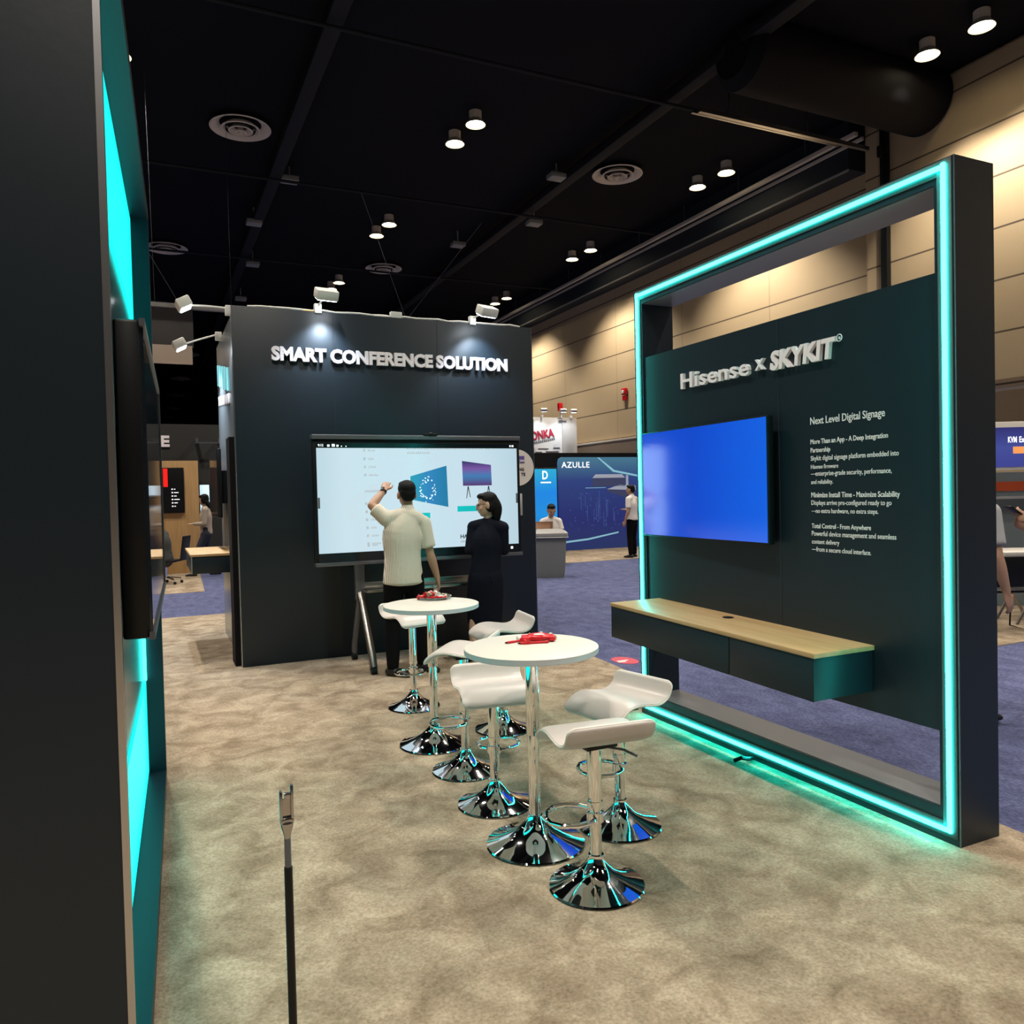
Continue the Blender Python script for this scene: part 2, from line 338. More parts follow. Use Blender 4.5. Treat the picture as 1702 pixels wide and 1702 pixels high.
# cable tray along the wall
tt = thing('cable_tray', 'pale ceiling rail running along the dark fascia of the tan wall', 'rail', (13.5, 12.1, 9.0))
obj('rail', B().box((.18, -.2, -.03), (.28, 70, .05)).box((.40, -.2, -.08), (.46, 70, -.02)), DIFF, tt)
for k in range(14): obj('hanger', B().cyl((.22, 1.2+k*2.2, .05), (.22, 1.2+k*2.2, .50), .015, 6), GREYM, tt)
tag(obj('cross_rail', B().box((9.5, 11.72, 8.62), (13.9, 11.80, 8.70)).box((9.5, 11.95, 8.70), (13.3, 12.0, 8.74)).cyl((10.2, 11.76, 8.7), (10.2, 11.76, HC), .012, 6).cyl((12.2, 11.76, 8.7), (12.2, 11.76, HC), .012, 6), ALU), 'pale cross rail turning off the ceiling rail towards the left', 'rail')
tag(obj('wall_post', B().box((14.02, 11.42, 0), (14.14, 11.58, 9.1), .01).box((13.9, 11.46, 8.4), (14.14, 11.54, 8.62)), BLK), 'tall black post against the tan wall behind the lit frame', 'post')
tag(obj('air_duct', B().lathe([(0, -3.6), (.45, -3.58), (.62, -3.4), (.62, 1.2), (.45, 1.38), (0, 1.4)], 32, frame((12.9, 10.6, 9.12), (0, 1, 0), (0, 0, 1))), BLKM), 'fat black round duct under the ceiling at the top right', 'duct')
t = thing('fire_alarm', 'small red alarm box on the tan hall wall', 'alarm', (14.48, 21.95, 4.8))
obj('box', B().box((-.1, -.12, .0), (0, .12, .22), .02).box((-.08, -.10, -.18), (0, .10, -.03), .01), RED, t)
obj('strobe', B().box((-.13, -.06, .05), (-.1, .06, .16), .01), PRINTW, t)
t = thing('hanging_banner', 'hanging two tone banner, dark grey above and tan below, at left', 'banner', (.15, 16, 4.16))
obj('upper_panel', B().box((-1.6, 0, .36), (.70, .05, 1.08)), mat('charcoal_fabric', (.07, .068, .07), .8), t)
obj('lower_panel', B().box((-1.6, -.25, 0), (.66, -.19, .34)), mat('tan_board', (.80, .66, .52), .7), t)
obj('top_rail', B().box((-1.6, -.06, 1.08), (1.5, .06, 1.16)), BOXG, t)
for x in (-1.4, 1.4): obj('suspension_rod', B().cyl((x, 0, 1.16), (x, 0, HC-4.16), .003, 6), BEAM, t)
obj('link', B().box((-1.5, -.2, .32), (-1.45, .02, .40)).box((.5, -.2, .32), (.55, .02, .40)), BOXG, t)
# ---------------------------------------------------------------- left lit wall (turned two degrees)
LA = math.radians(-2.0)
def Lp(d, a, z): return V((d*math.cos(LA)-a*math.sin(LA), d*math.sin(LA)+a*math.cos(LA), z))
lw = thing('lightbox_wall', 'tall dark wall at left with a recess lit by cyan LED strips', 'booth wall', Lp(-.13, 3.4, .006), LA)
y0, y1, HT, rec = -1.54, 1.5, 3.25, .10
obj('frame', B().box((-.65, y0, 0), (0, y0+.05, HT)).box((-.65, y1-.07, 0), (0, y1, HT)).box((-.65, y0+.05, HT-.07), (0, y1-.07, HT)).box((-.65, y0+.05, 0), (0, y1-.07, .07)), LAM, lw)
obj('edge_trim', B().box((-.012, y0-.003, 0), (.002, y0+.008, HT)), ALU, lw, label='bright aluminium corner edge')
obj('recess_panel', B().box((-.30, y0+.05, .07), (-rec, y1-.07, HT-.07)), mat('dark_gloss_recess', (.06, .075, .08), .18, .4, spec=.8), lw)
GLOW = mat('cyan_led_wash', (.0, .4, .4), .4, emit=(.004, .95, .88), es=1.1)  # added glow standing in for the LED wash on the recess wall
obj('led_wash_sheet', B().box((-rec, y0+.06, HT-.66), (-rec+.012, y1-.085, HT-.085)), GLOW, lw, label='glowing sheet added for the cyan LED wash')
obj('led_wash_sheet', B().box((-rec, y0+.06, .085), (-rec+.012, y1-.085, .60)), GLOW, lw, label='glowing sheet added for the cyan LED wash')
LED2 = mat('cyan_led_line', (.0, .5, .5), .5, emit=(.03, 1, .88), es=7)
obj('led_strip', B().box((-rec, y1-.115, .60), (-rec+.016, y1-.085, HT-.66)), LED2, lw, label='cyan glowing strip')
# television on that wall
tv = thing('television', 'dark television on the cyan lit wall at left, seen edge on', 'television', Lp(-.123, 2.60, 1.285), LA)
obj('casing', B().box((-.012, -.62, 0), (.045, .63, .735), .008).box((-.05, -.5, .08), (-.012, .5, .5), .01), BLK, tv)
obj('screen', B().box((.045, -.61, .015), (.052, .62, .725)), mat('dark_screen', (.010, .014, .02), .06, spec=1.0), tv)
obj('bezel', B().box((.044, -.625, .72), (.056, .635, .737)).box((.044, -.625, -.002), (.056, .635, .015)).box((.044, .617, 0), (.056, .635, .735)), GREYM, tv)
obj('wall_bracket', B().box((-.10, -.3, .2), (-.05, .3, .55), .01).tube([(-.02, -.63, .70), (-.05, -.64, .70), (-.07, -.64, .67), (-.07, -.64, .56), (-.05, -.64, .53), (-.02, -.63, .53)], .012, 8), BLK, tv)
# pole in the foreground
t = thing('slotted_pole', 'slim pole with a slotted metal head standing in the foreground', 'pole', (.215, 1.5, .006))
obj('head', B().box((-.0125, -.006, .99), (-.0075, .006, 1.047), .0015).box((.0075, -.006, .99), (.0125, .006, 1.056), .0015).box((-.0125, -.006, .984), (.0125, .006, .996), .002).box((-.0075, .002, .99), (.0075, .005, 1.03)).box((-.004, -.004, 1.03), (.0075, .004, 1.042), .001).lathe([(.006, .955), (.0065, .962), (.0115, .980), (.0118, .986), (0, .986)], 20), mat('dark_chrome', (.45, .44, .43), .18, 1), t)
obj('upper_tube', B().cyl((0, 0, .90), (0, 0, .957), .0062), GREYM, t)
obj('lower_tube', B().cyl((0, 0, .02), (0, 0, .902), .0078), BLK, t)
obj('foot', B().lathe([(0, 0), (.12, 0), (.12, .012), (.03, .03), (.01, .04), (0, .04)], 32), BLK, t)
# ---------------------------------------------------------------- slogan wall block
cw = thing('slogan_wall', 'dark booth wall reading SMART CONFERENCE SOLUTION in white letters', 'booth wall', (2.32, 7.81, .006))
obj('front_panel', B().box((-1.57, -.03, 0), (1.58, .04, 3.432), .003), LAM, cw)
obj('core', B().box((-1.54, .04, 0), (1.575, 2.15, 3.42)), mat('grey_gloss_side', (.24, .26, .265), .24, .35, spec=.8), cw, label='shiny grey side faces')
obj('edge_trim', B().box((-1.573, -.032, 0), (-1.566, .041, 3.432)), ALU, cw)
obj('edge_trim', B().box((1.578, -.032, 0), (1.584, .041, 3.432)), ALU, cw)
obj('panel_joint', B().box((-.62, -.0315, 0), (-.616, -.029, 3.42)).box((.47, -.0315, 0), (.474, -.029, 3.42)), mat('joint', (.03, .037, .04), .4), cw)
obj('lettering', B().text('SMART CONFERENCE SOLUTION', frame((1.10-2.32, -.032, 2.928), (1, 0, 0), (0, 0, 1)), 2.49, .140, .03, bold=.046, spacing=1.0), LET, cw, label='raised white slogan letters')
obj('end_post', B().box((-1.62, .06, 0), (-1.54, .36, 2.2)), BLKM, cw)
sb = B()
for k in range(5): sb.box((-1.555, .80+k*.28, 2.74+.05*k), (-1.54, .87+k*.28, 2.98+.05*k), .004)
obj('emblem', sb, mat('cyan_lit_face', (.2, .7, .75), .4, emit=(.30, .75, .85), es=.5), cw, label='pale cyan emblem strokes on the shiny side')
sb = B()
for k in range(6): sb.box((-1.555, .70+k*.22, 2.60+.02*k), (-1.54, .82+k*.22, 2.70+.02*k), .004)
obj('side_letters', sb, LET, cw, label='small white letter strokes on the shiny side')
# cable and spotlights on its top
tag(obj('power_cable', B().tube([(.9+.12*i, 7.815+.012*math.sin(i*1.9), 3.447+.012*abs(math.sin(i*1.3))) for i in range(25)], .011, 8), PRINTW), 'loose white cable lying along the top of the slogan wall', 'cable')
tag(obj('yellow_strap', B().box((1.42, 7.80, 3.434), (1.60, 7.83, 3.45), .004), mat('yellow', (.7, .42, .02), .6)), 'short yellow strap on the top of the slogan wall', 'strap')
SPOTW = mat('spot_white', (.78, .77, .74), .5)
SPOTL = mat('spot_lens', (1, 1, 1), .4, emit=(.85, .93, 1), es=16)
def arm_spot(base, d, label, arm=.28, rise=.08, energy=60, ca=None, yaw=0):
    """clamp at base, arm reaching along d, lamp box at its end throwing light back down on the wall"""
    d = V(d).normalized(); t = thing('arm_spotlight', label, 'spotlight', base, 0, 'white arm spotlights on the booth walls')
    obj('clamp', B().box((-.035, -.03, -.02), (.035, .03, .075), .006), SPOTW, t)
    e = d*arm+V((0, 0, rise))
    obj('arm', B().tube([(0, 0, .05), d*arm*.5+V((0, 0, .03+rise*.5)), e], .009, 8), SPOTW, t)
    M = MX.Translation(e) @ MX.Rotation(math.atan2(d.y, d.x)+yaw, 4, 'Z') @ MX.Rotation(math.radians(28), 4, 'Y')
    obj('lamp_head', B().box((-.06, -.105, -.035), (.07, .105, .06), .012, M), SPOTW, t)
    obj('lens', B().box((-.045, -.09, -.041), (.055, .09, -.034), 0, M), SPOTL, t)
    l = bpy.data.lights.new('bulb', 'SPOT'); l.energy = energy; l.color = (.68, .83, 1); l.spot_size = math.radians(95); l.spot_blend = .6; l.shadow_soft_size = .05
    o = bpy.data.objects.new('bulb', l); C.objects.link(o); o.parent = t; o.location = e-V((0, 0, .06))
    aim = -d*arm*.85+V((0, 0, -1)); o.rotation_euler = aim.to_track_quat('-Z', 'Y').to_euler()
arm_spot((1.56, 7.79, 3.44), (.12, -1, 0), 'white lamp on a short arm above the left of the slogan', .26, .10)
arm_spot((3.20, 7.79, 3.44), (.25, -1, 0), 'white tilted lamp on an arm above the right of the slogan', .26, .07)
tag(obj('junction_box', B().box((2.30, 7.78, 3.434), (2.42, 7.84, 3.50), .006).box((2.12, 7.785, 3.436), (2.30, 7.835, 3.452), .004), SPOTW), 'small white box on top of the slogan wall between two lamps', 'box')
arm_spot((.76, 8.1, 3.43), (-1, -.02, 0), 'white arm lamp left of the slogan wall, nearer one', .40, .05, 70)
arm_spot((.76, 9.4, 3.43), (-1, -.02, 0), 'brightly glowing arm lamp left of the slogan wall, farther one', .40, -.10, 240)
# cabinet and television on the side of the block
t = thing('floating_cabinet', 'small floating cabinet with oak top on the shiny side wall', 'cabinet', (.775, 8.9, .88))
obj('body', B().box((-.42, -.62, 0), (0, .62, .17), .003), LAM, t); obj('wood_top', B().box((-.43, -.63, .17), (0, .63, .195), .003), WOOD, t)
obj('corner_edge', B().box((-.425, -.625, 0), (-.415, -.615, .17)), ALU, t)
t = thing('television', 'upright dark television on the shiny side of the slogan wall', 'television', (.775, 9.1, 1.42))
obj('casing', B().box((-.13, -.5, 0), (-.09, .5, .72), .006).box((-.09, -.3, .15), (0, .3, .5)), BLK, t)
obj('screen', B().box((-.135, -.49, .01), (-.13, .49, .71)), mat('dark_screen_two', (.02, .018, .02), .08, spec=1.0), t)
# round notice and plate on the wall
t = thing('round_sign', 'round white notice on the slogan wall half behind the screen', 'sign', (3.69, 7.775, 1.886))
obj('disc', B().lathe([(0, 0), (.20, 0), (.20, .006), (0, .006)], 48, frame((0, 0, 0), (1, 0, 0), (0, 0, 1))), mat('sign_cream', (.66, .60, .54), .5), t)
TM = lambda x, z, y=-.008: frame((x, y, z), (1, 0, 0), (0, 0, 1))
obj('badge', B().box((-.06, -.009, .05), (.085, -.0065, .13), .004), mat('violet', (.10, .06, .25), .5), t)
obj('print', B().text('ING', TM(.0, -.035), None, .035, .002, bold=.03).text('TE', TM(.04, -.09), None, .035, .002, bold=.03), mat('ink', (.02, .02, .03), .6), t)
obj('badge_print', B().text('OW', TM(.01, .06, -.0095), None, .03, .002, bold=.03), PRINTW, t)
tag(obj('wall_plate', B().box((3.70, 7.768, 1.36), (3.74, 7.778, 1.60), .003), mat('plate', (.42, .42, .42), .5)), 'small grey plate on the slogan wall right of the screen', 'plate')
# ---------------------------------------------------------------- interactive display on its stand
ds = thing('display_stand', 'large lit interactive display on a grey stand with casters', 'interactive display', (2.40, 7.2, .006))
SX0, SX1, SZ0, SZ1 = -1.01, 1.01, 1.085, 2.10
obj('casing', B().box((SX0-.035, .0, .99), (SX1+.035, .07, 2.155), .01), BLK, ds)
obj('top_bar', B().box((SX0-.04, -.02, 2.135), (SX1+.04, .08, 2.178), .008), GREYM, ds)
obj('speaker_bar', B().box((SX0-.035, -.03, .965), (SX1+.035, .07, 1.0), .006), GREYM, ds)
obj('screen', B().box((SX0, -.006, SZ0), (SX1, .0, SZ1-.045)), ramp_emit('display_page', [(0, (.56, .75, .84)), (.12, (.64, .82, .90)), (.8, (.61, .80, .90)), (1, (.52, .70, .80))], 'X', SX0, SX1, .92), ds)
obj('status_bar', B().box((SX0, -.006, SZ1-.045), (SX1, -.0005, SZ1)).box((SX0, -.006, SZ0-.09), (SX1, -.0005, SZ0)), mat('bar_dark', (.006, .009, .012), .2), ds)
W1 = lambda x, z: frame((x, -.0062, z), (1, 0, 0), (0, 0, 1))
eW = mat('lit_white', (1, 1, 1), .5, emit=(.9, .95, 1), es=.9); eG = mat('lit_grey', (.5, .5, .5), .5, emit=(.22, .32, .38), es=.9); eK = mat('lit_ink', (.03, .03, .03), .6)
b = B().text('9:12', W1(SX0+.015, SZ1-.032), None, .022, .002, bold=.02)
for k, ww in enumerate((.022, .028, .02, .01, .01)): b.box((SX0+.10+k*.042, -.0085, SZ1-.034), (SX0+.10+k*.042+ww, -.006, SZ1-.034+ww*.9), .002)
b.box((SX1-.08, -.0085, SZ1-.03), (SX1-.065, -.006, SZ1-.012)).box((SX1-.055, -.0085, SZ1-.03), (SX1-.035, -.006, SZ1-.012)).box((SX1-.09, -.0085, SZ0-.05), (SX1-.065, -.006, SZ0-.025)).box((SX1-.155, -.0085, SZ0-.05), (SX1-.135, -.006, SZ0-.025))
obj('status_icon', b, eW, ds)
b = B(); zz = [2.02, 1.94, 1.865, 1.79, 1.52, 1.445, 1.37, 1.295, 1.22, 1.145, 1.07+.06]
for k, z in enumerate(zz):
    x = SX0+.43+.02*k/10
    b.box((x, -.0085, z), (x+.022, -.006, z+.026), 0).box((x+.004, -.009, z+.004), (x+.018, -.0075, z+.022), 0)
    for q in range(random.choice((3, 4, 5))): b.box((x+.048+q*.018, -.0085, z+.003), (x+.060+q*.018, -.006, z+.022), .001)
for q in range(9): b.box((SX0+.44+q*.016, -.0085, 1.64), (SX0+.451+q*.016, -.006, 1.662), .001)
for q in range(13): b.box((SX0+.86+q*.018, -.0085, 2.0), (SX0+.872+q*.018, -.006, 2.022), .001)
for q in range(36): b.box((SX0+.86+q*.024, -.0085, 2.043), (SX0+.874+q*.024, -.006, 2.054), .001)
for q in range(9): b.box((SX0+1.39+q*.02, -.0085, 1.125), (SX0+1.404+q*.02, -.006, 1.145), .001)
obj('page_list', b, eG, ds)
obj('page_heading', B().text('HAIO16', W1(SX0+1.385, 1.165), .19, .04, .002, bold=.02), eK, ds)
obj('page_handle', B().box((SX0, -.009, 1.5), (SX0+.02, -.006, 1.6), .004).box((SX1-.02, -.009, 1.5), (SX1, -.006, 1.6), .004), mat('handle_grey', (.12, .15, .17), .5), ds)
eB = ramp_emit('picture_blue', [(0, (.02, .30, .42)), (.5, (.03, .22, .50)), (1, (.015, .20, .38))], 'X', SX0+.88, SX0+1.25)
obj('product_picture', B().prism([(SX0+.89, 1.56), (SX0+1.265, 1.48), (SX0+1.255, 1.885), (SX0+.885, 1.785)], 'y', -.009, -.006), eB, ds)
b = B(); rr = random.Random(3)
for k in range(46):
    a = rr.random()*2*PI; r = .06+.05*rr.random(); x = SX0+1.05+r*math.cos(a)*.8; z = 1.65+r*math.sin(a)*1.15; q = .006+.008*rr.random(); b.box((x, -.0105, z), (x+q, -.009, z+q))
obj('picture_splash', b, mat('splash', (.7, .8, .9), .5, emit=(.55, .72, .85), es=.8), ds)
eP = ramp_emit('picture_violet', [(0, (.02, .03, .12)), (.3, (.18, .09, .35)), (.6, (.05, .20, .45)), (1, (.10, .02, .14))], 'Z', 1.93, 1.68)
obj('product_picture', B().prism([(SX0+1.425, 1.685), (SX0+1.735, 1.685), (SX0+1.73, 1.89), (SX0+1.42, 1.93)], 'y', -.009, -.006), eP, ds)
obj('picture_legs', B().prism([(SX0+1.475, 1.68), (SX0+1.483, 1.68), (SX0+1.463, 1.56), (SX0+1.457, 1.56)], 'y', -.009, -.006).prism([(SX0+1.475, 1.68), (SX0+1.483, 1.68), (SX0+1.503, 1.57), (SX0+1.497, 1.57)], 'y', -.009, -.006).prism([(SX0+1.695, 1.68), (SX0+1.703, 1.68), (SX0+1.683, 1.56), (SX0+1.677, 1.56)], 'y', -.009, -.006).prism([(SX0+1.695, 1.68), (SX0+1.703, 1.68), (SX0+1.723, 1.57), (SX0+1.717, 1.57)], 'y', -.009, -.006), eK, ds)
eT = mat('teal_button', (.0, .3, .3), .5, emit=(.0, .40, .42), es=.9)
obj('page_button', B().box((SX0+1.36, -.009, 1.43), (SX0+1.60, -.006, 1.485)), eT, ds)
obj('page_button', B().box((SX0+.86, -.009, 1.375), (SX0+1.075, -.006, 1.43)), eT, ds)
obj('camera_bar', B().box((.02, -.03, 2.178), (.16, .03, 2.195), .006).ell((.09, -.02, 2.19), (.02, .02, .018)), BLK, ds)
for sx in (-1, 1):
    x = sx*.62
    obj('post', B().box((x-.045, .07, .62), (x+.045, .13, 1.6), .01), GREYM, ds)
    f = obj('leg', B().tube([(x, .09, .68), (x, .02, .60), (x, -.30, .16), (x, -.34, .06)], .036, 12), STEEL, ds)
    obj('leg', B().tube([(x, .11, .66), (x, .14, .58), (x, .37, .16), (x, .385, .07)], .030, 12), GREYM, ds)
    for yy in (-.34, .385):
        obj('caster', B().cyl((x-.025, yy, .035), (x+.025, yy, .035), .034, 18).box((x-.03, yy-.02, .04), (x+.03, yy+.02, .085), .006), BLK, ds)
obj('shelf', B().box((-.60, -.10, .705), (.60, .12, .735), .008).box((-.60, .09, .735), (.60, .12, .785), .005), STEEL, ds)
# ---------------------------------------------------------------- right lit frame
FX = 3.164
rf = thing('lit_frame_wall', 'free standing dark frame with cyan LED outline and a dark panel with white text', 'booth wall', (3.29, 3.455, .006))
def R_(x, y, z): return (x-3.29, y-3.455, z)
Y0, Y1, ZT, XB = 2.24, 4.67, 3.003, 3.425
obj('frame', B().box(R_(FX, Y0, 0), R_(XB, Y0+.095, ZT)).box(R_(FX, Y1-.095, 0), R_(XB, Y1, ZT)).box(R_(FX, Y0+.095, ZT-.10), R_(XB, Y1-.095, ZT)).box(R_(FX, Y0+.095, 0), R_(XB, Y1-.095, .15)), LAM, rf)
obj('inner_lit_face', B().box(R_(FX+.012, Y0+.095, ZT-.103), R_(XB-.002, Y1-.095, ZT-.1)).box(R_(FX+.012, Y0+.095, .15), R_(XB-.002, Y1-.095, .153)), LAMS, rf, label='inner face with light put into its grey')  # paler grey carries the light falling on the beams' inner faces
pz0, pz1 = .49, 2.524
obj('panel', B().box(R_(FX+.008, Y0+.095, pz0), R_(FX+.09, Y1-.095, pz1)), LAM, rf)
obj('panel_joint', B().box(R_(FX+.006, 3.29, pz0), R_(FX+.009, 3.294, pz1)), mat('joint_two', (.03, .037, .042), .4), rf)
lw_, lo_ = .021, .034
FLANGE = mat('glow_flange_grey', (.06, .07, .07), .6)  # pale flanges added beside the LEDs to catch their glow
def flange(ya, yb, za, zb): obj('led_glow_flange', B().box(R_(FX-.004, ya, za), R_(FX+.001, yb, zb), .001), FLANGE, rf)
cw_ = .024
flange(Y0+lo_-cw_, Y0+lo_+lw_+cw_, .03, ZT-.004); flange(Y1-lo_-lw_-cw_, Y1-lo_+cw_, .03, ZT-.004)
flange(Y0+lo_+lw_+cw_, Y1-lo_-lw_-cw_, ZT-.027-lw_-cw_, ZT-.006); flange(Y0+lo_+lw_+cw_, Y1-lo_-lw_-cw_, .03, .05+lw_+cw_)
def strip(ya, yb, za, zb): obj('led_strip', B().box(R_(FX-.016, ya, za), R_(FX+.001, yb, zb), .006), LED, rf, label='bright cyan light line')
strip(Y0+lo_, Y0+lo_+lw_, .05, ZT-.02); strip(Y1-lo_-lw_, Y1-lo_, .05, ZT-.02)
strip(Y0+lo_+lw_, Y1-lo_-lw_, ZT-.027-lw_, ZT-.027); strip(Y0+lo_+lw_, Y1-lo_-lw_, .05, .05+lw_)
obj('edge_trim', B().box(R_(FX-.001, Y0-.002, 0), R_(FX+.003, Y0+.003, ZT)), GREYM, rf)
PM = lambda y, z, x=FX+.008: frame(R_(x, y, z), (0, -1, 0), (0, 0, 1))
obj('lettering', B().text('Hisense', PM(4.135, 2.246), .635, .10, .022, bold=.017, spacing=1.06), LET, rf, label='raised white word Hisense')
obj('lettering', B().text('x', PM(3.45, 2.262), .07, .062, .022, bold=.012), LET, rf, label='raised white times sign')
obj('lettering', B().text('SKYKIT', PM(3.332, 2.242), .455, .108, .022, bold=.04, shear=.12, spacing=1.02), LET, rf, label='raised white word SKYKIT')
obj('register_mark', B().text('R', PM(2.868, 2.332), .012, .014, .006, bold=.02).tube([R_(FX+.0, 2.862+.017*math.cos(a*PI/12), 2.339+.017*math.sin(a*PI/12)) for a in range(24)], .0025, 6, True), LET, rf)
tb = B()
def line(y0, y1, z, s, bold): tb.text(s, PM(y0, z-.004, FX+.0075) @ MX.Diagonal((1, 1.22, 1, 1)), y0-y1, None, .0015, bold=bold)
line(3.065, 2.605, 1.925, 'Next Level Digital Signage', .009)
for y1_, z, s, bo in ((2.590, 1.822, 'More Than an App - A Deep Integration' , .012), (2.935, 1.778, 'Partnership', .012), (2.532, 1.735, 'Skykit digital signage platform embedded into', .004), (2.885, 1.692, 'Hisense firmware', .004), (2.572, 1.655, '\u2014enterprise-grade security, performance,', .004), (2.92, 1.612, 'and reliability.', .004),
                      (2.529, 1.542, 'Minimize Install Time - Maximize Scalability', .012), (2.575, 1.502, 'Displays arrive pre-configured ready to go', .004), (2.649, 1.460, '\u2014no extra hardware, no extra steps.', .004),
                      (2.692, 1.380, 'Total Control - From Anywhere', .012), (2.551, 1.340, 'Powerful device management and seamless', .004), (2.885, 1.298, 'content delivery', .004), (2.693, 1.258, '\u2014from a secure cloud interface.', .004)):
    line(3.065, y1_, z, s, bo)
obj('body_text', tb, LETS, rf, label='small white printed paragraphs')
arm_spot((3.36, 3.72, 3.006), (1, .1, 0), 'small white lamp on top of the cyan lit frame', .16, .035, 14)
# blue television
BT = thing('television', 'wall television glowing plain bright blue on the lit frame panel', 'television', (FX+.008, 3.93, 1.285), math.radians(-2.6))
obj('casing', B().box((-.055, -.64, 0), (-.012, .64, .715), .005).box((-.012, -.3, .1), (.03, .3, .5)), BLK, BT)
obj('screen', B().box((-.059, -.632, .010), (-.054, .632, .707)), ramp_emit('blue_signal', [(0, (.002, .12, .78)), (.55, (.001, .065, .62)), (1, (.002, .08, .70))], 'Y', -.63, .63, .95, .10, 1.0), BT)
BT.children[1].data.materials[0].node_tree.nodes['Principled BSDF'].inputs['IOR'].default_value = 2.6
# floating oak cabinet
cb = thing('floating_cabinet', 'long floating dark cabinet with oak top under the blue television', 'cabinet', (FX+.008, 3.565, .61)); cb.rotation_euler = (math.radians(1.1), 0, 0)
obj('body', B().box((-.385, -.87, 0), (0, .875, .205), .002), LAM, cb)
obj('door', B().box((-.392, -.875, 0), (-.386, -.292, .205), .001), LAM, cb); obj('door', B().box((-.392, -.286, 0), (-.386, .88, .205), .001), LAM, cb)
obj('wood_top', B().box((-.397, -.88, .206), (0, .885, .229), .002), WOOD, cb)
obj('cable_grommet', B().lathe([(0, .2295), (.032, .2295), (.034, .231), (0, .2312)], 28, MX.Translation((-.10, .06, 0))), BLKM, cb)
tag(obj('power_cable', B().tube([(3.15, 3.52, .02), (3.10, 3.50, .03), (3.05, 3.50, .045), (3.02, 3.52, .03), (3.06, 3.56, .014)], .012, 8), BLK), 'short loop of cable on the carpet at the foot of the lit frame', 'cable')
# ---------------------------------------------------------------- high tables
def bar_table(loc, label):
    t = thing('bar_table', label, 'table', loc, 0, 'white round bar tables')
    h = .905
    obj('table_top', B().lathe([(0, h), (.298, h), (.304, h-.003), (.304, h-.004), (0, h-.004)], 72), WHITE, t)
    obj('edge_band', B().lathe([(0, h-.0045), (.304, h-.0045), (.304, h-.026), (.298, h-.03), (0, h-.03)], 72), WEDGE, t)
    obj('upper_pole', B().lathe([(.029, .50), (.031, .503), (.031, h-.034), (0, h-.034)], 36), CHROME, t)
    obj('lower_pole', B().lathe([(0, .04), (.0265, .04), (.0265, .51), (0, .51)], 36), CHROME, t)
    obj('base', B().lathe([(0, .002), (.222, .002), (.226, .006), (.222, .012), (.18, .024), (.13, .042), (.085, .066), (.055, .094), (.038, .115), (.034, .135), (.0, .14)], 72), CHROME, t)
    obj('mounting_plate', B().lathe([(0, h-.045), (.09, h-.045), (.09, h-.031), (0, h-.031)], 24), BLK, t)
    return t
bar_table((1.545, 3.154, .006), 'nearer round white bar table with red candy packets on top')
bar_table((1.612, 4.73, .006), 'farther round white bar table with a heap of candies on top')
# ---------------------------------------------------------------- stools
def seat_mesh(Wd=.37):
    prof = [(-.178, .088), (-.170, .062), (-.152, .028), (-.12, .006), (-.07, -.002), (-.01, .006), (.05, .014), (.10, .010), (.14, -.008), (.168, -.032), (.182, -.052)]
    # smooth resample
    pts = []
    for i in range(len(prof)-1):
        for q in range(4):
            t = q/4; g = [V((*prof[max(i-1, 0)], 0)), V((*prof[i], 0)), V((*prof[i+1], 0)), V((*prof[min(i+2, len(prof)-1)], 0))]
            a, b_, c, d = g; pts.append(.5*((2*b_)+(c-a)*t+(2*a-5*b_+4*c-d)*t*t+(3*b_-a-3*c+d)*t*t*t))
    pts.append(V((*prof[-1], 0)))
    bm = bmesh.new(); nx = 14; th = .027; top = []; bot = []
    for i, p in enumerate(pts):
        tn = (pts[min(i+1, len(pts)-1)]-pts[max(i-1, 0)]).normalized(); nn = V((-tn.y, tn.x))
        e = min(i, len(pts)-1-i); half = Wd/2-(.03*(1-min(e, 4)/4)**2); k = math.sqrt(max(0, 1-(1-min(e, 2)/2)**2))*.5+.5
        rt, rb = [], []
        for j in range(nx+1):
            s = -1+2*j/nx; edge = (1-abs(s)**12)*.5+.5; tt_ = th*.5*k*edge
            rt.append(bm.verts.new((s*half, p.x+nn.x*tt_, p.y+nn.y*tt_))); rb.append(bm.verts.new((s*half, p.x-nn.x*tt_, p.y-nn.y*tt_)))
        top.append(rt); bot.append(rb)
    for i in range(len(pts)-1):
        for j in range(nx):
            bm.faces.new((top[i][j], top[i][j+1], top[i+1][j+1], top[i+1][j])); bm.faces.new((bot[i][j+1], bot[i][j], bot[i+1][j], bot[i+1][j+1]))
        bm.faces.new((top[i][0], top[i+1][0], bot[i+1][0], bot[i][0])); bm.faces.new((top[i+1][nx], top[i][nx], bot[i][nx], bot[i+1][nx]))
    for j in range(nx):
        bm.faces.new((top[0][j+1], top[0][j], bot[0][j], bot[0][j+1])); bm.faces.new((top[-1][j], top[-1][j+1], bot[-1][j+1], bot[-1][j]))
    loop = [(v.co+w_.co)/2 for v, w_ in zip(top[0], bot[0])]+[(a[nx].co+c[nx].co)/2 for a, c in zip(top[1:-1], bot[1:-1])]+[(v.co+w_.co)/2 for v, w_ in zip(reversed(top[-1]), reversed(bot[-1]))]+[(a[0].co+c[0].co)/2 for a, c in zip(reversed(top[1:-1]), reversed(bot[1:-1]))]
    return bm, loop
_bm, _loop = seat_mesh(); _sm = finish(_bm, 60); _sm.name = 'seat'; _sm.materials.append(SEAT)
_pm = finish(B().tube(_loop, .0048, 6, True).bm, 60); _pm.name = 'piping'; _pm.materials.append(PIPE)
def lo(name, me, parent):
    o = bpy.data.objects.new(name, me); C.objects.link(o); o.parent = parent; return o
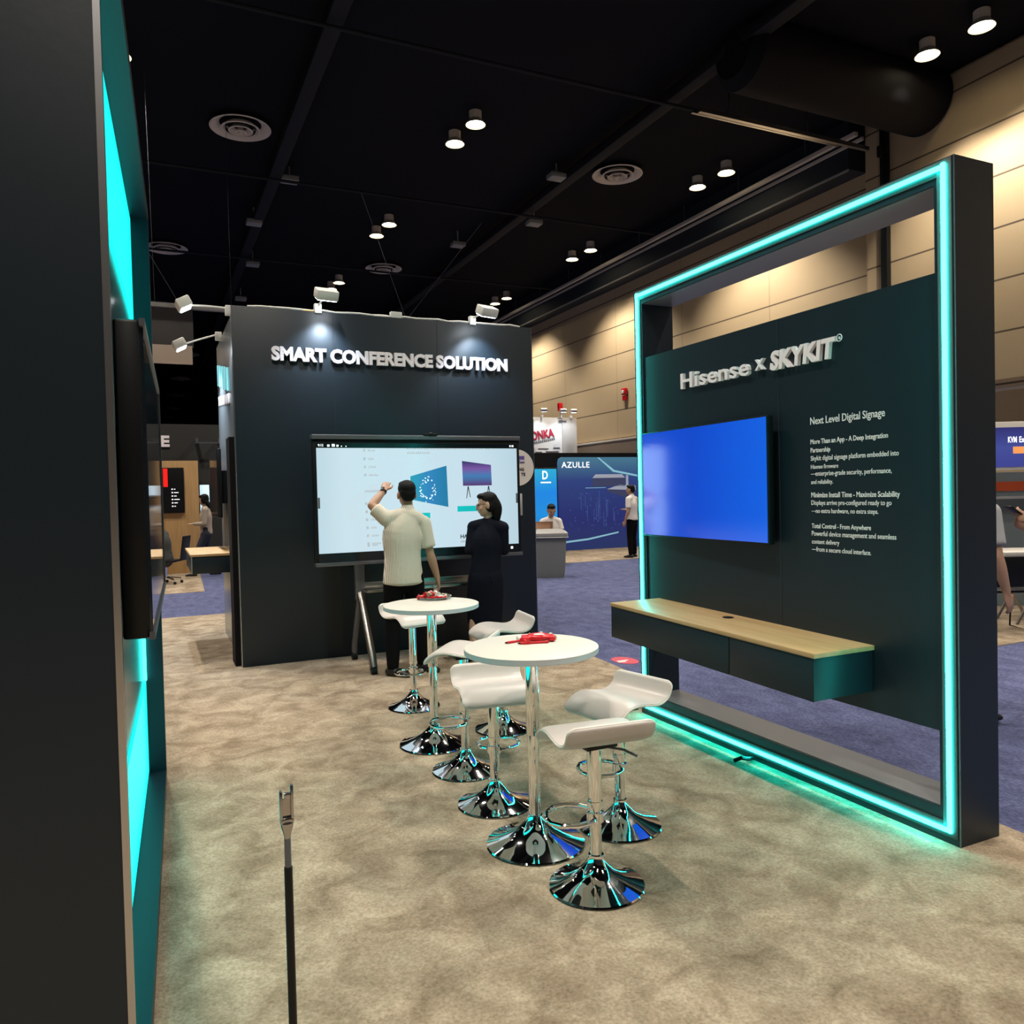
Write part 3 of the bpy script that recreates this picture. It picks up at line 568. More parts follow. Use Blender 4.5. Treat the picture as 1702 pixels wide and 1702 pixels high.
def stool(loc, seat_dir, foot_dir, hz, label, lev=.6):
    """seat_dir: the way the sitter faces; foot_dir: side of the footrest"""
    t = thing('bar_stool', label, 'stool', (*loc, .006), 0, 'white low backed bar stools')
    a = math.atan2(seat_dir[1], seat_dir[0])-PI/2
    s = lo('seat', _sm, t); s.location = (0, 0, hz); s.rotation_euler = (0, 0, a)
    lo('piping', _pm, s)
    obj('upper_pole', B().cyl((0, 0, .33), (0, 0, hz-.03), .0285, 32), CHROME, t)
    obj('lower_pole', B().lathe([(0, .04), (.0245, .04), (.0245, .325), (.031, .328), (.031, .35), (0, .35)], 32), CHROME, t)
    obj('base', B().lathe([(0, .002), (.192, .002), (.196, .006), (.192, .012), (.155, .024), (.11, .042), (.07, .066), (.046, .092), (.033, .112), (.031, .132), (0, .135)], 72), CHROME, t)
    f = math.atan2(foot_dir[1], foot_dir[0])
    path = [V((.03*math.cos(f+q), .03*math.sin(f+q), .285)) for q in (-1.9,)]
    pts = [(-.0, -.036), (.02, -.075), (.07, -.105), (.13, -.105), (.175, -.08), (.195, -.035), (.198, 0), (.195, .035), (.175, .08), (.13, .105), (.07, .105), (.02, .075), (-.0, .036)]
    obj('footrest', B().tube([(x*math.cos(f)-y*math.sin(f), x*math.sin(f)+y*math.cos(f), .285) for x, y in pts], .0095, 10).lathe([(.027, .262), (.035, .266), (.035, .304), (.027, .308)], 28), CHROME, t)
    la = a-lev
    obj('height_lever', B().tube([(.02*math.cos(la), .02*math.sin(la), hz-.045), (.12*math.cos(la), .12*math.sin(la), hz-.055), (.175*math.cos(la), .175*math.sin(la), hz-.078)], .0055, 8), GREYM, t)
    obj('seat_plate', B().box((-.07, -.07, hz-.042), (.07, .07, hz-.008), .004), BLK, t)
    return t
stool((1.592, 2.697), (.11, .99), (-.85, .5), .618, 'nearest white bar stool, back turned to the viewer', .6)
stool((1.986, 3.13), (-.976, -.218), (-1, .25), .605, 'white bar stool nearest the cyan lit frame, by the nearer table', .5)
stool((1.566, 3.657), (-.18, -.98), (.6, .8), .605, 'white bar stool right behind the nearer table, facing the viewer')
stool((1.612, 4.186), (-.80, .6), (-.9, .2), .70, 'raised white bar stool half hidden between the two tables')
stool((2.13, 4.80), (-.99, .12), (-.5, -.8), .685, 'white bar stool on the right side of the farther table', 2.5)
stool((1.768, 5.644), (.22, -.97), (-.5, -.85), .69, 'farthest white bar stool, behind the farther table', 2.2)
# candies ------------------------------------------------------------
TZ = .911
def pen(p, q, label):
    p, q = V(p), V(q); d = q-p; t = thing('red_pen', label, 'pen', p); L_ = d.length; u = d/L_
    obj('barrel', B().cyl(u*.012, d, .0055, 12), RED, t); obj('tip', B().cyl((0, 0, 0), u*.013, .002, 10, .005), BLK, t); return t
pen((1.456, 3.245, TZ+.006), (1.585, 3.268, TZ+.006), 'red pen with a dark tip pointing left on the nearer table')
pen((1.502, 3.205, TZ+.006), (1.64, 3.165, TZ+.006), 'red pen lying in front of the candy packet on the nearer table')
t = thing('candy_packet', 'puffy red candy packet with a pale logo on the nearer table', 'candy', (1.622, 3.235, TZ), math.radians(-20))
vb = B().ell((0, 0, .020), (.062, .040, .019)).box((-.078, -.042, .004), (-.045, .042, .026), .006).box((.045, -.042, .004), (.078, .042, .026), .006)
vobj('wrapper', vb, RED, t, .004, 4)
obj('logo_patch', B().ell((.0, -.016, .0335), (.026, .014, .005)), PRINTW, t)
rc = random.Random(11)
def candy(p, rz, m, label, grp):
    t = thing('wrapped_candy', label, 'candy', p, rz, grp)
    obj('sweet', B().ell((0, 0, .010), (.017, .011, .010), None, 12, 8), m, t)
    for s in (-1, 1): obj('twist', B().lathe([(.003, 0), (.010, .008), (.014, .018), (.0, .012)], 9, MX.Translation((s*.014, 0, .010)) @ MX.Rotation(s*PI/2, 4, 'Y')), m, t)
    return t
PALEG = mat('pale_green_wrapper', (.55, .66, .5), .25); BROWNW = mat('foil_wrapper', (.30, .22, .14), .25)
for i, (x, y, m, l) in enumerate(((1.705, 3.25, PALEG, 'pale wrapped candy right of the red packet'), (1.69, 3.30, PRINTW, 'white wrapped candy behind the red packet'), (1.655, 3.325, BROWNW, 'brown foil candy behind the red packet'), (1.555, 3.285, PRINTW, 'pale wrapped candy left of the red packet'), (1.545, 3.215, RED, 'small red candy between the two pens'))):
    candy((x, y, TZ), rc.random()*3, m, l, 'loose candies on the nearer table')
t = thing('candy_dish', 'shallow clear dish under the candies on the farther table', 'dish', (1.70, 4.92, TZ))
obj('bowl', B().lathe([(0, 0), (.07, 0), (.115, .018), (.117, .02), (.07, .004), (0, .004)], 40), CLEAR, t)
hn = 0
for i in range(22):
    a = rc.random()*2*PI; lay = 0 if i < 13 else 1; r = (.085 if lay == 0 else .05)*math.sqrt(rc.random())
    m = (RED, PRINTW, RED, BROWNW, PRINTW)[i % 5]
    candy((1.70+r*math.cos(a), 4.92+r*math.sin(a), TZ+.006+lay*.018+.004*rc.random()), rc.random()*6, m, ['red', 'white', 'red', 'brown foil', 'white'][i % 5]+' wrapped candy in the heap on the farther table', 'candies heaped on the farther table, '+['red', 'white', 'red', 'brown', 'white'][i % 5])
# floor sticker
t = thing('floor_sticker', 'oval red sticker on the blue carpet left of the lit frame', 'sticker', (4.02, 6.2, 0))
obj('sheet', B().lathe([(0, 0), (.15, 0), (.15, .004), (0, .004)], 40, MX.Diagonal((.75, 1.1, 1, 1))), mat('sticker_red', (.55, .08, .12), .5), t)
obj('white_mark', B().box((-.10, -.06, .004), (-.02, -.03, .0055)).box((-.09, -.02, .004), (.03, .01, .0055)), PRINTW, t)
# ---------------------------------------------------------------- people
def rotz(v, a): c, s = math.cos(a), math.sin(a); return V((v[0]*c-v[1]*s, v[0]*s+v[1]*c, v[2]))
def hand(b, wst, d, n, side, curl=.5, k=1.0):
    """palm and five fingers: d along hand, n out of the palm, side toward thumb"""
    wst, d, n, side = V(wst), V(d).normalized(), V(n).normalized(), V(side).normalized()
    b.chain([wst-d*.01, wst+d*.03*k, wst+d*.085*k], [(.026*k, .018*k), (.038*k, .016*k), (.040*k, .013*k)], side, 14, 3)
    for i, (off, ln) in enumerate(((.030, .070), (.010, .080), (-.010, .075), (-.029, .058))):
        p = wst+d*.080*k+side*off*k; pts = [p-d*.015*k, p]; dd = d.copy()
        for seg, fr in enumerate((.45, .32, .23)):
            ang = curl*(.7 if seg == 0 else 1.0); ax = d.cross(n).normalized(); dd = Q(ax, ang) @ dd; p = p+dd*ln*fr*k; pts.append(p)
        b.chain(pts, [.0095*k, .0092*k, .0085*k, .008*k, .007*k], side, 10, 2)
    p = wst+d*.02*k+side*.028*k; d1 = (d*.7+side*.75+n*.2).normalized(); d2 = (d*.95+side*.15+n*.35*(.5+curl)).normalized()
    b.chain([p-side*.012*k, p+d1*.035*k, p+d1*.035*k+d2*.03*k, p+d1*.035*k+d2*.055*k], [.013*k, .0115*k, .010*k, .008*k], n, 10, 2)
def head(b, h, yaw, pitch, k=1.0, nose=1):
    M = (MX.Rotation(yaw, 3, 'Z') @ MX.Rotation(pitch, 3, 'X'))
    P = lambda x, y, z: V(h)+M @ V((x, y, z))*k
    def e(x, y, z, r): b.ell(P(x, y, z), [q*k for q in r], M)
    e(0, -.012, .035, (.076, .097, .084)); e(0, .022, -.03, (.064, .072, .085)); e(0, .045, -.085, (.038, .040, .032))
    e(0, .098, -.022, (.013, .020, .026)); e(0, .090, -.003, (.011, .014, .03)); e(0, .086, -.062, (.026, .014, .010))
    for s in (-1, 1): e(s*.078, -.008, -.012, (.012, .024, .034)); e(s*.033, .083, .020, (.02, .012, .008)); e(s*.035, .068, -.03, (.026, .022, .022))
    return P, M
def eyes(o, P, M, k=1):
    b = B()
    for s in (-1, 1): b.ell(P(s*.031, .0905, .003), (.012*k, .006*k, .006*k), M, 10, 8)
    obj('eyes', b, mat('eye_dark', (.02, .015, .012), .2), o)
def person(name, label, loc, yaw, J, k=1.0, vox=.009, skin=SKIN, top=None, sleeve='short', bottom=None, bot_kind='trousers', shoe=SHOE, hair='short', hairm=None, hy=0, hp=0, hl=None, hr=None, tuck=False, collar=True, female=False):
    """J: local joints (x right, y forward, z up)"""
    t = thing(name, label, 'person', loc, yaw)
    j = {q: V(v) for q, v in J.items()}; X = (j['shR']-j['shL']).normalized()
    hx = (j['hipR']-j['hipL']).normalized()
    pel, wai, che, nk = j['pelvis'], j['waist'], j['chest'], j['neck']
    b = B(); sw = (.90 if female else 1)*k
    b.chain([pel-V((0, 0, .06*k)), pel, wai, che, nk-V((0, 0, .06*k))], [(.13*k, .10*k), (.155*k, .108*k), (.128*sw, .092*k), (.150*sw, .105*k), (.09*sw, .07*k)], hx)
    b.chain([j['shL'], nk-V((0, 0, .045*k)), j['shR']], [.052*k, (.062*k, .062*k), .052*k], (0, 1, 0))
    b.chain([nk-V((0, 0, .05*k)), nk+(j['head']-nk)*.55], [.055*sw, .049*sw], X)
    P, M = head(b, j['head'], hy, hp, k)
    for s in 'LR':
        b.chain([j['sh'+s], (j['sh'+s]+j['el'+s])/2, j['el'+s]], [.050*sw, .044*sw, .036*sw], X); b.chain([j['el'+s], (j['el'+s]*.65+j['wr'+s]*.35), j['wr'+s]], [.037*sw, .039*sw, .025*sw], X)
        b.chain([j['hip'+s], (j['hip'+s]+j['kn'+s])/2, j['kn'+s]], [.082*k, .070*k, .050*k], hx)
        b.chain([j['kn'+s], j['kn'+s]*.68+j['an'+s]*.32, j['an'+s]], [.050*k, .053*k, .033*k], hx)
        f = j['toe'+s]-j['an'+s]; f.z = 0; f.normalize(); q = j['an'+s]; gz = V((0, 0, 1))
        b.chain([q-f*.03*k-gz*.045*k, q+f*.05*k-gz*.045*k, q+f*.14*k-gz*.055*k], [(.032*k, .028*k), (.038*k, .03*k), (.036*k, .018*k)], f.cross(gz), 12, 3)
    for s, hh in (('L', hl), ('R', hr)):
        d = (j['wr'+s]-j['el'+s]).normalized()
        sg = 1 if s == 'L' else -1
        if hh is None: n = V((sg, 0, 0)); sd = V((0, 1, 0)); cu = .3; dd = d
        else: dd, n, sd, cu = hh; dd = V(dd) if dd is not None else d
        sd = V(sd)-dd*V(sd).dot(dd); n = V(n)-dd*V(n).dot(dd)
        hand(b, j['wr'+s], dd, n, sd, cu, k)
    body = vobj('body', b, skin, t, vox, 3)
    if top:
        b = B(); hem = j.get('hem', pel-V((0, 0, .04*k)))
        b.chain([hem, pel*.5+hem*.5, wai, che, nk-V((0, 0, .055*k))], [(.185*sw if not female else .165*k, .135*k), (.182*sw, .133*k), (.165*sw, .122*k), (.178*sw, .13*k), (.105*sw, .088*k)], hx, 24, 4, .25)
        b.chain([j['shL'], nk-V((0, 0, .05*k)), j['shR']], [.066*k, (.072*k, .072*k), .066*k], (0, 1, 0))
        for s in 'LR':
            if sleeve == 'long':
                b.chain([j['sh'+s], (j['sh'+s]+j['el'+s])/2, j['el'+s]], [.068*sw, .062*sw, .054*sw], X); b.chain([j['el'+s], j['el'+s]*.1+j['wr'+s]*.9], [.054*sw, .042*sw], X)
            else: b.chain([j['sh'+s], j['sh'+s]*.55+j['el'+s]*.45, j['sh'+s]*.25+j['el'+s]*.75], [.070*k, .066*k, .066*k], X, 18, 4, 1, .2)
        if collar: b.chain([nk-V((0, 0, .055*k)), nk-V((0, 0, .0))+(j['head']-nk)*.06], [.070*sw, .060*sw], X)
        vobj({'long': 'jacket', 'short': 'shirt'}[sleeve], b, top, t, vox*1.15, 5)
    if bottom:
        b = B()
        if bot_kind == 'skirt':
            mk = (j['knL']+j['knR'])/2-V((0, 0, .09*k)); b.chain([wai*.4+pel*.6, pel-V((0, 0, .05*k)), pel*.5+mk*.5, mk], [(.145*k, .115*k), (.182*k, .14*k), (.188*k, .135*k), (.178*k, .12*k)], hx, 24, 4, 1, .15)
        else:
            b.chain([pel+V((0, 0, .08*k)), pel-V((0, 0, .06*k))], [(.158*k, .115*k), (.168*k, .12*k)], hx)
            for s in 'LR':
                b.chain([j['hip'+s], (j['hip'+s]+j['kn'+s])/2, j['kn'+s]], [.097*k, .088*k, .068*k], hx); b.chain([j['kn'+s], (j['kn'+s]+j['an'+s])/2, j['an'+s]+V((0, 0, .015*k))], [.068*k, .066*k, .054*k], hx)
        vobj({'skirt': 'skirt', 'trousers': 'trousers'}[bot_kind], b, bottom, t, vox*1.15, 5)
    if shoe:
        for s in 'LR':
            f = j['toe'+s]-j['an'+s]; f.z = 0; f.normalize(); q = j['an'+s]; gz = V((0, 0, 1)); b = B()
            b.chain([q-f*.04*k-gz*.042*k, q+f*.05*k-gz*.042*k, q+f*.16*k-gz*.056*k], [(.040*k, .038*k), (.046*k, .038*k), (.043*k, .024*k)], f.cross(gz), 14, 3)
            if not female: b.chain([q-gz*.03*k, q+gz*.02*k], [.045*k, .042*k], f.cross(gz), 14, 2)
            vobj('shoe', b, shoe, t, vox, 2)
    if hair:
        b = B(); E = lambda x, y, z, r: b.ell(P(x, y, z), [q*k for q in r], M)
        E(0, -.022, .052, (.081, .096, .078)); E(0, -.055, .012, (.075, .062, .072))
        if hair == 'short': E(0, -.072, -.03, (.058, .034, .035)); E(0, .052, .092, (.062, .04, .032))
        elif hair == 'ponytail':
            E(0, .04, .092, (.068, .05, .03)); b.chain([P(0, -.06, .03), P(0, -.085, -.03), P(0, -.088, -.09), P(.0, -.085, -.15)], [.066*k, .064*k, .056*k, .036*k], X, 14); [E(q*.05, -.03, -.02, (.036, .052, .06)) for q in (-1, 1)]
        elif hair == 'long':
            for s in (-1, 1): E(s*.07, .01, -.02, (.022, .05, .08))
            E(0, -.06, -.10, (.085, .045, .13)); E(0, .045, .092, (.066, .045, .03))
        vobj('hair', b, hairm or HAIR, t, vox, 2)
    eyes(t, P, M, k)
    t['_'] = 0; del t['_']
    return t, P, M
# man at the display, back to the viewer (local frame = world offset, facing +y)
mo = V((2.06, 6.72, .006))
Lc = lambda *p: V(p)-mo
J = dict(pelvis=Lc(2.035, 6.72, .92), waist=Lc(2.035, 6.72, 1.06), chest=Lc(2.04, 6.725, 1.27), neck=Lc(2.095, 6.73, 1.475), head=Lc(2.098, 6.76, 1.618), shL=Lc(1.895, 6.735, 1.405), shR=Lc(2.235, 6.715, 1.355),
         elL=Lc(1.785, 6.80, 1.525), wrL=Lc(1.935, 6.92, 1.655), elR=Lc(2.285, 6.69, 1.07), wrR=Lc(2.355, 6.71, .845), hipL=Lc(1.95, 6.72, .87), hipR=Lc(2.13, 6.72, .87), knL=Lc(1.935, 6.75, .48), anL=Lc(1.915, 6.71, .085), toeL=Lc(2.0, 6.62, 0), knR=Lc(2.16, 6.76, .48), anR=Lc(2.21, 6.76, .085), toeR=Lc(2.30, 6.62, 0), hem=Lc(2.035, 6.72, .83))
man, P, M = person('person', 'person in a pale striped short sleeved shirt touching the lit display', mo, 0, J, 1.0, .0065, SKIN, SHIRT, 'short', TROU, 'trousers', SHOE, 'short', hp=.0, hy=-.1, hl=((.35, .5, .62), (.3, .8, -.45), (.8, -.4, .0), .45), hr=((.25, .25, -1), (-1, .3, 0), (.3, 1, 0), .7))
d = (J['wrL']-J['elL']).normalized(); q = d.to_track_quat('Z', 'Y').to_matrix().to_4x4()
b = B().lathe([(.027, -.011), (.0315, -.010), (.0315, .010), (.027, .011)], 24, MX.Translation(J['wrL']-d*.015) @ q, cap=False); sd_ = V((-.6, -.75, .3)); sd_ = (sd_-d*sd_.dot(d)).normalized()
b.box((-.017, -.020, -.006), (.017, .020, .007), .004, MX.Translation(J['wrL']-d*.015+sd_*.034) @ sd_.to_track_quat('Z', 'Y').to_matrix().to_4x4())
obj('wristwatch', b, BLK, man)
# clear cup in his right hand
tag(obj('plastic_cup', B().lathe([(0, 0), (.028, 0), (.034, .09), (.032, .09), (.026, .004), (0, .004)], 28, MX.Translation((2.355, 6.755, .70))), CLEAR), 'clear plastic cup held low in the right hand of the striped shirt', 'cup')
# colleague in the dark suit
wo = V((2.94, 6.92, .006)); Lc = lambda *p: V(p)-wo+V((.045, 0, 0))
J = dict(pelvis=Lc(2.875, 6.92, .84), waist=Lc(2.885, 6.92, .99), chest=Lc(2.90, 6.92, 1.16), neck=Lc(2.925, 6.92, 1.355), head=Lc(2.895, 6.90, 1.502), shL=Lc(2.80, 7.02, 1.285), shR=Lc(3.03, 6.84, 1.275),
         elL=Lc(2.735, 6.98, 1.065), wrL=Lc(2.80, 7.14, 1.10), elR=Lc(3.05, 6.86, 1.05), wrR=Lc(2.88, 7.06, 1.08), hipL=Lc(2.80, 6.96, .80), hipR=Lc(2.95, 6.88, .80), knL=Lc(2.77, 6.97, .43), anL=Lc(2.73, 6.93, .085), toeL=Lc(2.65, 6.90, 0), knR=Lc(2.97, 6.95, .43), anR=Lc(2.98, 6.98, .085), toeR=Lc(2.98, 7.1, 0), hem=Lc(2.87, 6.92, .80))
wom, P, M = person('person', 'person in a dark navy suit with folded arms and dark hair, facing the display', wo, 0, J, .95, .0065, SKIN2, SUIT, 'long', SUIT, 'skirt', SHOE, 'ponytail', hy=math.radians(68), hp=-.12, hl=((.8, .3, .1), (0, -1, 0), (0, 0, 1), .4), hr=((-.8, .3, .1), (0, -1, 0), (0, 0, 1), .4), female=True)
gl = B()
for s in (-1, 1):
    gl.tube([P(s*.033+.022*math.cos(a*PI/8), .103, .001+.018*math.sin(a*PI/8)) for a in range(16)], .0018, 6, True); gl.tube([P(s*.055, .10, .006), P(s*.082, .04, .008), P(s*.082, -.01, .006)], .0018, 6)
gl.tube([P(-.011, .104, .004), P(.011, .104, .004)], .0018, 6)
obj('eyeglasses', gl, BLK, wom)
# standing joints template (height 1.75), facing +y
def stand(**o):
    J = dict(pelvis=(0, 0, .95), waist=(0, 0, 1.09), chest=(0, 0, 1.28), neck=(0, 0, 1.48), head=(0, .03, 1.62), shL=(-.18, 0, 1.40), shR=(.18, 0, 1.40), elL=(-.24, -.02, 1.12), wrL=(-.25, .06, .88), elR=(.24, -.02, 1.12), wrR=(.25, .06, .88), hipL=(-.09, 0, .90), hipR=(.09, 0, .90), knL=(-.10, .02, .49), knR=(.10, .02, .49), anL=(-.10, 0, .085), anR=(.10, 0, .085), toeL=(-.12, .2, 0), toeR=(.12, .2, 0)); J.update(o); return J
def sit(**o):
    J = dict(pelvis=(0, 0, .50), waist=(0, .02, .64), chest=(0, .04, .83), neck=(0, .06, 1.03), head=(0, .10, 1.17), shL=(-.18, .06, .95), shR=(.18, .06, .95), elL=(-.24, .10, .70), wrL=(-.14, .32, .75), elR=(.24, .10, .70), wrR=(.14, .32, .75), hipL=(-.09, .03, .50), hipR=(.09, .03, .50), knL=(-.12, .44, .50), knR=(.12, .44, .50), anL=(-.12, .42, .085), anR=(.12, .42, .085), toeL=(-.12, .62, 0), toeR=(.12, .62, 0)); J.update(o); return J
person('person', 'person in a white shirt and dark trousers standing just left of the cyan frame', (10.45, 15.68, .006), math.radians(30), stand(elR=(.25, .05, 1.14), wrR=(.15, .25, 1.15)), 1, .014, SKIN, WSHIRT, 'short', TROU)
person('person', 'person seated in a white shirt working at a laptop before the blue display', (8.17, 15.55, .006), math.radians(165), sit(head=(0, .15, 1.20), neck=(0, .06, 1.05)), 1.16, .012, SKIN, WSHIRT, 'short', TROU, hp=-.35)
person('person', 'person in a dark grey top seated on an office chair at far left', (.24, 16.6, .006), math.radians(68), sit(neck=(0, .10, 1.08), head=(0, .15, 1.22), wrL=(-.1, .35, .8), wrR=(.1, .35, .8)), 1.08, .014, SKIN2, DGREY, 'long', JEAN)
person('person', 'person with long dark hair in a tan jacket walking at far left', (1.06, 17.6, .006), math.radians(80), stand(knL=(-.09, .18, .5), anL=(-.09, .26, .1), toeL=(-.09, .45, .0), anR=(.10, -.2, .1), elR=(.22, .0, 1.12), wrR=(.10, .24, 1.12), elL=(-.22, .0, 1.12), wrL=(-.1, .24, 1.12)), .96, .014, SKIN2, TAN, 'long', JEAN, hair='long', hp=-.2, female=True)
person('person', 'person in a light grey tee standing half hidden behind the right frame', (4.93, 3.45, .006), math.radians(-90), stand(elL=(-.23, .0, 1.14), wrL=(-.24, .06, .90)), 1.0, .010, SKIN2, GTEE, 'short', TROU)
pr, P, M = person('person', 'person at the right photo edge holding a phone in both hands', (5.60, 3.105, .006), math.radians(75), stand(elL=(-.22, .08, 1.14), wrL=(-.06, .38, 1.33), elR=(.22, .08, 1.12), wrR=(.06, .36, 1.30)), 1.0, .009, SKIN, WSHIRT, 'short', TROU, hp=-.3, hl=((.2, .8, .3), (.6, 0, .6), (0, -.3, 1), .5), hr=((-.2, .8, .3), (-.6, 0, .6), (0, -.3, 1), .5))
tag(obj('phone', B().box((-.036, -.075, -.004), (.036, .075, .004), .004, MX.Translation((5.13, 3.225, 1.40)) @ MX.Rotation(math.radians(75), 4, 'Z') @ MX.Rotation(.6, 4, 'X')), BLK), 'black phone held in two hands at the right photo edge', 'phone')
# ---------------------------------------------------------------- background behind the gap
bn = thing('trash_bin', 'tall grey plastic bin with a lid beside the slogan wall', 'bin', (6.88, 13.15, 0), math.radians(-24))
def rrect(hx, hy, r, n=5):
    return [(sx*(hx-r)+r*math.cos(a), sy*(hy-r)+r*math.sin(a)) for sx, sy, a0 in ((1, 1, 0), (-1, 1, PI/2), (-1, -1, PI), (1, -1, 1.5*PI)) for a in [a0+PI/2*i/n for i in range(n+1)]]
def loft(levels):
    b = B(); rings = [[b.bm.verts.new((x, y, z)) for x, y in rrect(hx, hy, r)] for hx, hy, r, z in levels]
    for a, c in zip(rings, rings[1:]):
        for i in range(len(a)): k = (i+1) % len(a); b.bm.faces.new((a[i], a[k], c[k], c[i]))
    b.bm.faces.new(rings[0][::-1]); b.bm.faces.new(rings[-1]); return b
GBIN = mat('grey_bin', (.20, .21, .20), .5)
obj('body', loft([(.25, .22, .05, 0), (.27, .24, .05, .1), (.31, .27, .06, .76), (.33, .29, .06, .77), (.33, .29, .06, .79)]), GBIN, bn)
obj('lid', loft([(.34, .30, .06, .79), (.34, .30, .06, .84), (.30, .26, .06, .88), (.22, .18, .05, .91), (.20, .16, .05, .905)]), mat('grey_lid', (.30, .30, .29), .5), bn)
obj('bag_rim', B().tube([(x, y, .765) for x, y in rrect(.338, .298, .06)], .012, 6, True), mat('bag_film', (.42, .44, .42), .4), bn)
# blue banner
az = thing('exhibit_backdrop', 'large blue printed backdrop reading AZULLE', 'backdrop', (11.9, 18.7, .006))
AZX = -1.78
obj('panel', B().prism([(AZX, 0), (2.3, 0), (2.3, 2.56), (AZX+.12, 2.56), (AZX+.03, 2.52), (AZX, 2.42)], 'y', 0, .08), ramp_emit('backdrop_print', [(0, (.012, .03, .13)), (.35, (.012, .022, .16)), (.75, (.02, .05, .22)), (1, (.06, .20, .30))], 'Z', 0, 2.56, .85, .5), az)
AM = lambda x, z: frame((x, -.002, z), (1, 0, 0), (0, 0, 1))
obj('lettering', B().text('AZULLE', AM(AZX+.09, 2.27), .88, .16, .004, bold=.01, spacing=1.1), eW, az)
eL = mat('print_pale_blue', (.2, .4, .5), .5, emit=(.16, .38, .48), es=.8)
obj('light_streak', B().prism([(-.55, 2.55), (-.50, 2.55), (.0, 2.2), (1.2, 1.98), (1.2, 1.93), (-.05, 2.15)], 'y', -.003, 0).prism([(-1.75, .20), (-.9, .26), (.1, .42), (.1, .46), (-.9, .31), (-1.75, .25)], 'y', -.003, 0).prism([(-.95, 1.70), (-.3, 1.70), (-.3, 1.715), (-.95, 1.715)], 'y', -.003, 0), eL, az)
eD = mat('print_navy', (.03, .04, .08), .5, emit=(.03, .035, .09), es=.8); eS = mat('print_silver', (.3, .33, .4), .5, emit=(.22, .26, .34), es=.7)
obj('printed_device', B().box((-.72, -.004, 1.74), (.35, 0, 1.98)).prism([(-.25, 1.60), (.7, 1.30), (.7, 1.62), (-.25, 1.66)], 'y', -.004, 0), eD, az)
obj('printed_device_lid', B().prism([(-.72, 1.98), (-.62, 2.08), (.25, 2.08), (.35, 1.98)], 'y', -.004, 0).prism([(-.25, 1.66), (.15, 1.78), (.7, 1.75), (.7, 1.62)], 'y', -.004, 0).box((.38, -.004, 1.72), (.46, 0, 2.05)), eS, az)
b = B(); rr = random.Random(5)
for k in range(70):
    x = AZX+.3+1.9*rr.random(); z = .5+1.1*rr.random(); b.box((x, -.003, z), (x+.01+.03*rr.random(), 0, z+.01+.012*rr.random()))
for k in range(16): x = -1.2+1.5*rr.random(); z = .6+.6*rr.random(); b.box((x, -.003, z), (x+.008, 0, z+.2+.3*rr.random()))
obj('printed_city', b, mat('print_city', (.05, .09, .2), .5, emit=(.06, .12, .34), es=.7), az)
# small blue display
ld = thing('display_screen', 'upright bright blue display with a white letter emblem left of the backdrop', 'display', (9.2, 18.0, .006))
obj('screen', B().box((-.5, -.01, .55), (.47, 0, 2.22)), ramp_emit('blue_page', [(0, (.01, .20, .60)), (.3, (.005, .28, .75)), (.65, (.005, .25, .80)), (1, (.02, .42, .70))], 'Z', .5, 2.2, .95, .3), ld)
obj('casing', B().box((-.53, 0, .50), (.50, .08, 2.25), .01).box((-.3, .0, 0), (.3, .3, .04)).box((-.05, .02, .04), (.05, .08, .5)), BLK, ld)
obj('emblem', B().text('D', frame((.05, -.012, 1.95), (1, 0, 0), (0, 0, 1)), .16, .22, .004, bold=.02).box((-.0, -.014, 1.85), (.30, -.011, 1.885)), eW, ld)
tag(obj('booth_curtain', B().box((7.5, 19.3, 0), (14.3, 19.38, 2.72)), BLKM), 'black drape standing behind the blue backdrop', 'drape')
# seated man's furniture
ft = thing('folding_table', 'small white table with a laptop behind the grey bin', 'table', (7.75, 15.0, .006))
obj('table_top', B().box((-.95, -.35, .70), (.12, .25, .74), .01), PRINTW, ft)
for x, y in ((-.9, -.3), (-.9, .2), (.07, -.3), (.07, .2)): obj('leg', B().cyl((x, y, 0), (x, y, .70), .018, 10), GREYM, ft)
lp = thing('laptop', 'open laptop with a warm brown lid in front of the seated white shirt', 'laptop', (7.75, 15.05, .746), math.radians(-20))
obj('keyboard_base', B().box((-.19, .0, 0), (.19, .25, .018), .004), GREYM, lp)
obj('lid', B().box((-.19, -.006, 0), (.19, .006, .25), .004, MX.Rotation(math.radians(18), 4, 'X')), mat('brown_lid', (.30, .16, .09), .3, .3), lp)
def folding_chair(loc, rz, label):
    t = thing('folding_chair', label, 'chair', loc, rz)
    obj('seat', B().box((-.21, -.2, .43), (.21, .22, .46), .012), mat('green_pad', (.03, .06, .045), .6), t)
    obj('backrest', B().box((-.22, -.27, .62), (.22, -.23, .90), .02), mat('green_back', (.05, .11, .08), .5), t)
    for s in (-1, 1):
        obj('leg', B().tube([(s*.23, -.26, .9), (s*.23, -.15, .5), (s*.23, .25, 0)], .012, 8), BLK, t); obj('leg', B().tube([(s*.21, .18, .44), (s*.21, -.05, .25), (s*.21, -.28, 0)], .012, 8), BLK, t)
folding_chair((8.22, 15.68, .006), math.radians(165), 'dark green folding chair under the seated white shirt')
